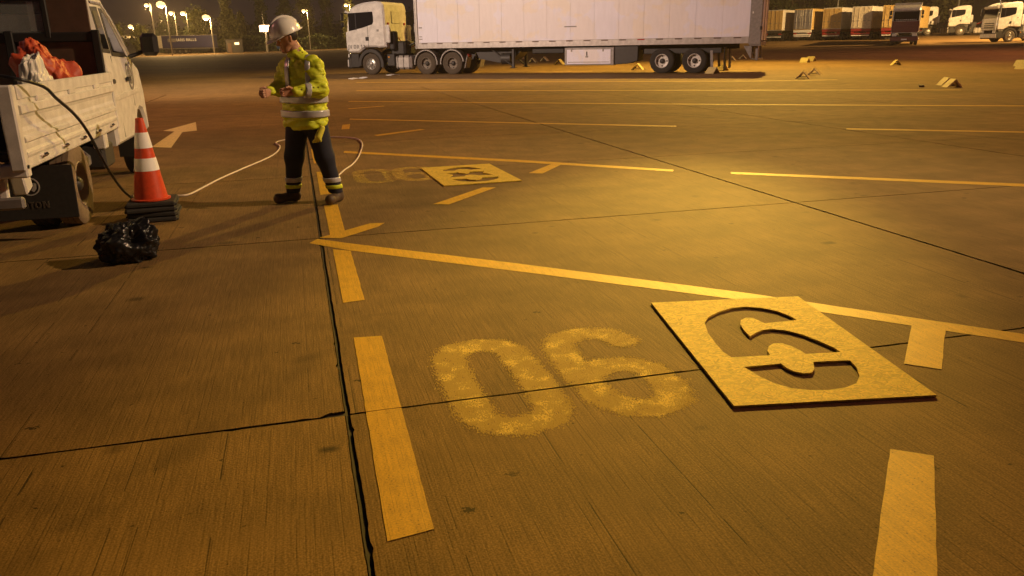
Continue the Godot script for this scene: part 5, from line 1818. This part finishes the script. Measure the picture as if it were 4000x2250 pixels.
func chocks_and_litter() -> void:
	var a: Array = [
		[18.93, -27.72, -0.75, 1.0, "yellow folded wheel chock in the pair near the trailer tail"], [21.09, -30.14, -0.75, 1.0, "yellow folded wheel chock in the pair near the trailer tail"],
		[29.86, -43.71, 0.5, 1.0, "yellow folded wheel chock in the pair on the bare concrete beyond the trailer tail"], [31.57, -45.57, 0.5, 1.0, "yellow folded wheel chock in the pair on the bare concrete beyond the trailer tail"],
		[30.7, -36.9, -0.45, 0.9, "yellow folded wheel chock standing edge to edge with its twin in the open yard"], [31.2, -37.5, -0.45, 0.9, "yellow folded wheel chock standing edge to edge with its twin in the open yard"],
		[19.20, -20.55, -0.35, 0.85, "yellow wheel chock with its open end out, at a bay line end"], [19.75, -21.4, -0.35, 0.85, "yellow wheel chock right behind the one at the end of a bay line"],
		[33.7, -32.0, 0.3, 1.0, "yellow wheel chock in the pair at the right end of the yard"], [31.2, -29.5, 0.3, 1.0, "yellow wheel chock in the pair at the right end of the yard"],
		[17.9, -41.2, -0.6, 1.2, "yellow wheel chock in front of the trailer wheels"], [18.62, -34.3, 0.4, 1.0, "yellow wheel chock set behind the rear trailer wheel"], [20.7, -37.2, 0.4, 1.0, "yellow wheel chock leaning at the far mud flap of the trailer"],
		[18.94, -61.6, -0.6, 1.2, "yellow wheel chock in the lit bay seen under the trailer"], [17.5, -53.5, -0.6, 1.2, "yellow wheel chock in the lit bay seen under the trailer"], [17.4, -59.5, -0.6, 1.2, "yellow wheel chock in the lit bay seen under the trailer"], [19.3, -69.9, -0.6, 1.2, "yellow wheel chock in the lit bay seen under the trailer"],
		[29.0, -50.8, -0.6, 1.0, "dark backed wheel chock in the pair beyond the trailer bumper"], [31.0, -52.8, -0.6, 1.0, "dark backed wheel chock in the pair beyond the trailer bumper"]]
	for q: Array in a:
		var y := rise(q[0], q[1])
		var t := thing("wheel_chock", q[4], "wheel chock", Vector3(q[0], y + 0.002, q[1]), q[2], "folded wheel chocks left about the yard")
		t.scale = Vector3.ONE * float(q[3])
		part(t, "plate", mats.chock, MB.new().prism(poly([[-0.27, 0.0], [-0.215, 0.0], [0.0, 0.225], [0.0, 0.285]]), -0.24, 0.24, 0.004))
		part(t, "plate", mats.chock, MB.new().prism(poly([[0.27, 0.0], [0.215, 0.0], [0.002, 0.223], [0.002, 0.283]]), -0.24, 0.24, 0.004))
		bx(t, "tie_bar", mats.dark_metal, [0, 0.06, -0.1, 0.36, 0.025, 0.025], 0.004)
	var p := thing("paper_scrap", "pale flattened sheet of litter on the ground before the white cab", "litter", Vector3(2.92, 0.005, -39.9), 0.3)
	part(p, "sheet", mats.reflective_white, MB.new().prism(poly([[-0.38, 0.0], [-0.1, 0.03], [0.1, 0.0], [0.38, 0.06], [0.38, 0.075], [0.1, 0.02], [-0.1, 0.05], [-0.38, 0.02]]), -0.3, 0.3))
	var p2 := thing("paper_scrap", "small pale scrap under the front wheel of the white cab", "litter", Vector3(5.0, 0.005, -43.4), 0.6)
	part(p2, "sheet", mats.reflective_white, MB.new().prism(poly([[-0.3, 0.0], [0, 0.03], [0.3, 0.0], [0.3, 0.02], [0, 0.05], [-0.3, 0.02]]), -0.2, 0.2))
	var p3 := thing("timber_offcut", "dark flat offcut lying on the concrete near a wheel chock", "offcut", Vector3(18.57, 0.004, -21.1), 0.9)
	bx(p3, "board", mats.brown_board, [0, 0.03, 0, 0.5, 0.06, 0.14], 0.01)


# ------------------------------------------------------------------ the worker
func worker() -> void:
	# local axes: x to the picture's right, z towards the camera
	var t := thing("person", "person in yellow high-visibility jacket and white helmet, standing by the hose", "person", Vector3(0.075, 0, -8.28), -0.259)
	t.rotation.y = -0.259
	var jl := Vector3(-0.45, 0.66, -0.35)
	var jh := Vector3(0.42, 1.6, 0.48)
	var torso: Array = [[Vector3(0.08, 0.82, 0.06), 0.150, Vector3(0.10, 1.31, 0.07), 0.125], [Vector3(-0.09, 0.82, -0.04), 0.150, Vector3(-0.12, 1.31, -0.06), 0.120], [Vector3(0.0, 0.84, 0.02), 0.175, Vector3(-0.01, 1.28, 0.01), 0.165], [Vector3(-0.01, 1.36, 0.0), 0.115, Vector3(-0.03, 1.46, 0.01), 0.085]]
	var arms: Array = [[Vector3(0.155, 1.345, 0.10), 0.092, Vector3(0.205, 1.12, 0.16), 0.076], [Vector3(0.205, 1.12, 0.16), 0.076, Vector3(0.0, 1.12, 0.32), 0.052], [Vector3(-0.165, 1.34, -0.08), 0.090, Vector3(-0.235, 1.13, 0.02), 0.074], [Vector3(-0.235, 1.13, 0.02), 0.072, Vector3(-0.265, 1.12, 0.215), 0.050]]
	var jk := Blob.new(jl, jh, 0.0125)
	for b: Array in torso:
		jk.bone(b[0], b[1], b[2], b[3], 0.06)
	for b: Array in arms:
		jk.bone(b[0], b[1], b[2], b[3], 0.045)
	var folds := FastNoiseLite.new()
	folds.seed = 8
	folds.frequency = 4.2
	folds.fractal_type = FastNoiseLite.FRACTAL_RIDGED
	folds.fractal_octaves = 2
	jk.cut(func(p: Vector3) -> float: return maxf(0.735 + 0.012 * sin(p.x * 20.0) - p.y, -9.0))
	for i in jk.f.size():
		if absf(jk.f[i]) < 0.05:
			var z := i / (jk.dim.x * jk.dim.y)
			var y := (i / jk.dim.x) % jk.dim.y
			var x := i % jk.dim.x
			jk.f[i] += folds.get_noise_3d((jl.x + x * 0.0125) * 1.0, (jl.y + y * 0.0125) * 2.0, (jl.z + z * 0.0125)) * 0.017
	var jm := MB.new()
	jk.into(jm)
	# body: one continuous figure under the clothes
	var bodym := MB.new()
	var bd := Blob.new(Vector3(-0.42, 0.02, -0.3), Vector3(0.40, 1.56, 0.42), 0.016)
	for b: Array in torso:
		bd.bone(b[0], b[1] * 0.72, b[2], b[3] * 0.72, 0.05)
	for b: Array in arms:
		bd.bone(b[0], b[1] * 0.6, b[2], b[3] * 0.62, 0.03)
	var legs: Array = [[Vector3(0.085, 0.86, 0.05), 0.125, Vector3(0.165, 0.47, 0.075), 0.090], [Vector3(0.165, 0.47, 0.075), 0.088, Vector3(0.232, 0.10, 0.0), 0.070], [Vector3(-0.085, 0.86, -0.03), 0.125, Vector3(-0.150, 0.47, 0.03), 0.090], [Vector3(-0.150, 0.47, 0.03), 0.088, Vector3(-0.215, 0.11, -0.05), 0.070]]
	for b: Array in legs:
		bd.bone(b[0], b[1] * 0.7, b[2], b[3] * 0.62, 0.03)
	bd.bone(Vector3(-0.03, 1.40, 0.01), 0.06, Vector3(-0.065, 1.52, 0.03), 0.056, 0.04)
	bd.into(bodym)
	# head: local x right of the face, y up, z out of the face; turned to the picture's left and bowed
	var hb := Basis(Vector3.UP, -0.98) * Basis(Vector3.RIGHT, 0.34)
	var hp := Vector3(-0.105, 1.60, 0.055)
	var hx := Transform3D(hb, hp)
	var hd := Blob.new(Vector3(-0.13, -0.17, -0.14), Vector3(0.13, 0.15, 0.15), 0.0065)
	for b: Array in [[Vector3(0, 0.035, -0.015), 0.086, Vector3(0, 0.05, -0.035), 0.084], [Vector3(0, 0.0, 0.02), 0.070, Vector3(0, -0.07, 0.045), 0.046], [Vector3(0, -0.085, 0.058), 0.030, Vector3(0, -0.09, 0.066), 0.026], [Vector3(0.045, -0.045, 0.01), 0.030, Vector3(0.018, -0.082, 0.05), 0.026], [Vector3(-0.045, -0.045, 0.01), 0.030, Vector3(-0.018, -0.082, 0.05), 0.026], [Vector3(0, 0.03, 0.074), 0.020, Vector3(0, 0.035, 0.07), 0.020]]:
		hd.bone(b[0], b[1], b[2], b[3], 0.03)
	hd.bone(Vector3(0, 0.012, 0.086), 0.010, Vector3(0, -0.026, 0.106), 0.014, 0.014)
	hd.bone(Vector3(-0.012, -0.03, 0.094), 0.009, Vector3(0.012, -0.03, 0.094), 0.009, 0.010)
	hd.bone(Vector3(-0.020, -0.057, 0.080), 0.008, Vector3(0.020, -0.057, 0.080), 0.008, 0.008)
	hd.bone(Vector3(-0.018, -0.068, 0.080), 0.008, Vector3(0.018, -0.068, 0.080), 0.008, 0.008)
	for s: float in [-1.0, 1.0]:
		hd.bone(Vector3(s * 0.034, 0.008, 0.092), 0.014, Vector3(s * 0.030, 0.008, 0.092), 0.014, 0.01, true)
		hd.bone(Vector3(s * 0.014, 0.030, 0.084), 0.010, Vector3(s * 0.048, 0.028, 0.068), 0.010, 0.012)
		hd.bone(Vector3(s * 0.080, 0.012, -0.012), 0.014, Vector3(s * 0.078, -0.028, -0.005), 0.010, 0.010)
	hd.bone(Vector3(0, -0.02, -0.02), 0.055, Vector3(0.0, -0.16, -0.05), 0.056, 0.03)
	var keep := bodym.xf
	bodym.xf = hx
	hd.into(bodym)
	# hands: palm, four fingers and a thumb closed on the spray gun
	for hnd: Array in [[Vector3(0.0, 1.12, 0.32), Vector3(-0.095, 1.115, 0.36), 1.0], [Vector3(-0.265, 1.12, 0.215), Vector3(-0.285, 1.105, 0.30), -1.0]]:
		var w: Vector3 = hnd[0]
		var k: Vector3 = hnd[1]
		var fwd := (k - w).normalized()
		var upv := Vector3.UP
		var sidev := fwd.cross(upv).normalized() * float(hnd[2])
		var hg := Blob.new(w.min(k) - Vector3.ONE * 0.13, w.max(k) + Vector3.ONE * 0.13, 0.0055)
		hg.bone(w - fwd * 0.03, 0.030, w + fwd * 0.02, 0.028, 0.02)
		for r in 4:
			var o := upv * (0.030 - r * 0.020)
			hg.bone(w + fwd * 0.02 + o * 0.7, 0.016, k + o, 0.013, 0.014)
		for r in 4:
			var o := upv * (0.030 - r * 0.020)
			var L: float = [0.040, 0.045, 0.042, 0.032][r]
			var p1 := k + o + fwd * L * 0.75 - sidev * L * 0.25
			var p2 := p1 + (fwd * 0.1 - sidev).normalized() * L * 0.75
			var p3 := p2 + (-fwd * 0.8 - sidev * 0.5).normalized() * L * 0.5
			hg.bone(k + o, 0.0105, p1, 0.0095, 0.004)
			hg.bone(p1, 0.0095, p2, 0.0088, 0.004)
			hg.bone(p2, 0.0088, p3, 0.0078, 0.004)
		var th := w + fwd * 0.035 + upv * 0.03 - sidev * 0.012
		hg.bone(th, 0.013, th + (fwd * 0.7 + upv * 0.5 - sidev * 0.5).normalized() * 0.035, 0.011, 0.008)
		hg.bone(th + (fwd * 0.7 + upv * 0.5 - sidev * 0.5).normalized() * 0.035, 0.011, th + (fwd * 1.2 + upv * 0.3 - sidev * 0.9).normalized() * 0.066, 0.009, 0.004)
		bodym.xf = keep
		hg.into(bodym)
	var body := part(t, "body", mats.skin, bodym)
	part(t, "jacket", mats.hivis, jm)
	# trousers
	var tm := MB.new()
	var tg := Blob.new(Vector3(-0.36, 0.05, -0.26), Vector3(0.38, 1.0, 0.30), 0.0135)
	for b: Array in legs:
		tg.bone(b[0], b[1], b[2], b[3], 0.05)
	tg.bone(Vector3(0, 0.88, 0.01), 0.15, Vector3(0, 0.92, 0.01), 0.15, 0.06)
	tg.cut(func(p: Vector3) -> float: return 0.095 - p.y)
	tg.into(tm)
	part(t, "trousers", mats.navy_cloth, tm)
	# boots
	for f: Array in [[Vector3(0.236, 0.16, 0.0), Vector3(0.245, 0.055, -0.03), Vector3(0.205, 0.048, 0.17)], [Vector3(-0.218, 0.17, -0.05), Vector3(-0.205, 0.062, -0.075), Vector3(-0.345, 0.046, 0.05)]]:
		var bm := MB.new()
		var bg := Blob.new(f[1].min(f[2]) - Vector3(0.11, 0.08, 0.11), f[1].max(f[2]) + Vector3(0.11, 0.16, 0.11), 0.009)
		bg.bone(f[0], 0.062, f[1], 0.056, 0.03)
		bg.bone(f[1], 0.050, f[2], 0.046, 0.03)
		bg.bone(f[2] + Vector3(0, 0.012, 0), 0.046, f[2] + Vector3(0, 0.01, 0), 0.046, 0.02)
		bg.cut(func(p: Vector3) -> float: return 0.004 - p.y)
		bg.into(bm)
		part(t, "boot", mats.boot, bm)
	# reflective tape: thin shells over jacket, sleeve and trouser legs
	var tape := func(bones: Array, grow: float, lo: Vector3, hi: Vector3, clip: Callable, called: String, m: Material) -> void:
		var g := Blob.new(lo, hi, 0.0105)
		for b: Array in bones:
			g.bone(b[0], b[1] + grow, b[2], b[3] + grow, 0.06)
		g.cut(clip)
		var mm := MB.new()
		g.into(mm)
		part(t, called, m, mm)
	for y: float in [0.895, 1.03]:
		tape.call(torso.slice(0, 3), 0.016, Vector3(-0.35, y - 0.05, -0.32), Vector3(0.35, y + 0.05, 0.35), func(p: Vector3) -> float: return absf(p.y - y) - 0.033, "reflective_band", mats.tape)
	for x: float in [-0.115, 0.10]:
		tape.call(torso.slice(0, 3), 0.010, Vector3(x - 0.06, 1.06, -0.32), Vector3(x + 0.06, 1.52, 0.35), func(p: Vector3) -> float: return maxf(absf(p.x - x) - 0.026, 1.09 - p.y), "shoulder_band", mats.tape)
	var mid := Vector3(0.09, 1.14, 0.237)
	var dirv := Vector3(-0.225, 0.04, 0.15).normalized()
	tape.call([arms[1]], 0.010, mid - Vector3.ONE * 0.14, mid + Vector3.ONE * 0.14, func(p: Vector3) -> float: return absf((p - mid).dot(dirv)) - 0.028, "sleeve_band", mats.tape)
	for l: int in [1, 3]:
		var lp: Vector3 = legs[l][2]
		for y: float in [0.235, 0.165]:
			tape.call([legs[l]], 0.010, Vector3(lp.x - 0.16, y - 0.06, lp.z - 0.16), Vector3(lp.x + 0.16, y + 0.06, lp.z + 0.16), func(p: Vector3) -> float: return absf(p.y - y) - (0.026 if y > 0.2 else 0.02), "ankle_band", mats.tape if y > 0.2 else mats.hivis)
	# yellow glove tucked at the hip
	var gm := MB.new()
	var gg := Blob.new(Vector3(0.05, 0.60, 0.05), Vector3(0.34, 0.84, 0.36), 0.0085)
	gg.bone(Vector3(0.19, 0.76, 0.19), 0.030, Vector3(0.155, 0.68, 0.22), 0.034, 0.02)
	for k in 4:
		gg.bone(Vector3(0.155, 0.68, 0.22), 0.016, Vector3(0.10 + k * 0.026, 0.632 + 0.004 * k, 0.215 + 0.006 * k), 0.012, 0.008)
	gg.into(gm)
	part(t, "tucked_glove", mats.glove, gm)
	# eyes
	for s: float in [-1.0, 1.0]:
		var eye := MB.new()
		eye.xf = hx
		var pr: Array = []
		for k in 7:
			var a := PI * k / 6.0
			pr.append(Vector2(sin(a) * 0.0115, -cos(a) * 0.0115))
		eye.lathe(pr, 12, Transform3D(Basis.IDENTITY, Vector3(s * 0.032, 0.008, 0.078)))
		part(t, "eye", mats.lettering_white, eye)
	# hair below the helmet rim
	var hm := MB.new()
	hm.xf = hx
	var hh := Blob.new(Vector3(-0.13, -0.1, -0.15), Vector3(0.13, 0.15, 0.12), 0.0075)
	hh.bone(Vector3(0, 0.03, -0.03), 0.092, Vector3(0, 0.045, -0.035), 0.090, 0.02)
	hh.cut(func(p: Vector3) -> float: return maxf(-0.055 - p.y, p.z * 0.9 - 0.015))
	hh.into(hm)
	part(t, "hair", mats.hair, hm)
	# helmet: shell, ridge, brim
	var shell: Array = []
	for k in 11:
		var a := PI * 0.5 * k / 10.0
		shell.append(Vector2(cos(a) * 0.142, sin(a) * 0.150))
	var hs := MB.new()
	hs.xf = hx * Transform3D(Basis.IDENTITY.scaled(Vector3(0.93, 1.0, 1.10)), Vector3(0, 0.045, -0.012))
	hs.lathe([Vector2(0.128, -0.004), Vector2(0.152, -0.006), Vector2(0.155, 0.004)] + shell, 36)
	var hel := part(t, "helmet", mats.helmet, hs)
	var br := MB.new()
	br.xf = hx * Transform3D(Basis(Vector3.RIGHT, 0.18), Vector3(0, 0.05, 0))
	var bp := PackedVector2Array()
	for k in 17:
		var a := PI * k / 16.0
		bp.append(Vector2(cos(a) * 0.130, 0.04 + sin(a) * 0.165))
	bp.append(Vector2(-0.10, 0.02))
	bp.append(Vector2(0.10, 0.02))
	br.xf = br.xf * Transform3D(Basis(Vector3.RIGHT, PI / 2), Vector3.ZERO)
	br.prism(bp, -0.004, 0.004, 0.002)
	part(hel, "brim", mats.helmet, br)
	var rg := MB.new()
	rg.xf = hx
	var rp: Array = []
	for k in 9:
		var a := lerpf(0.35, PI - 0.45, k / 8.0)
		rp.append(Vector3(0, 0.047 + sin(a) * 0.150, -0.012 + cos(a) * 0.156))
	rg.tube(rp, 0.014, 0.014, 8)
	part(hel, "ridge", mats.helmet, rg)
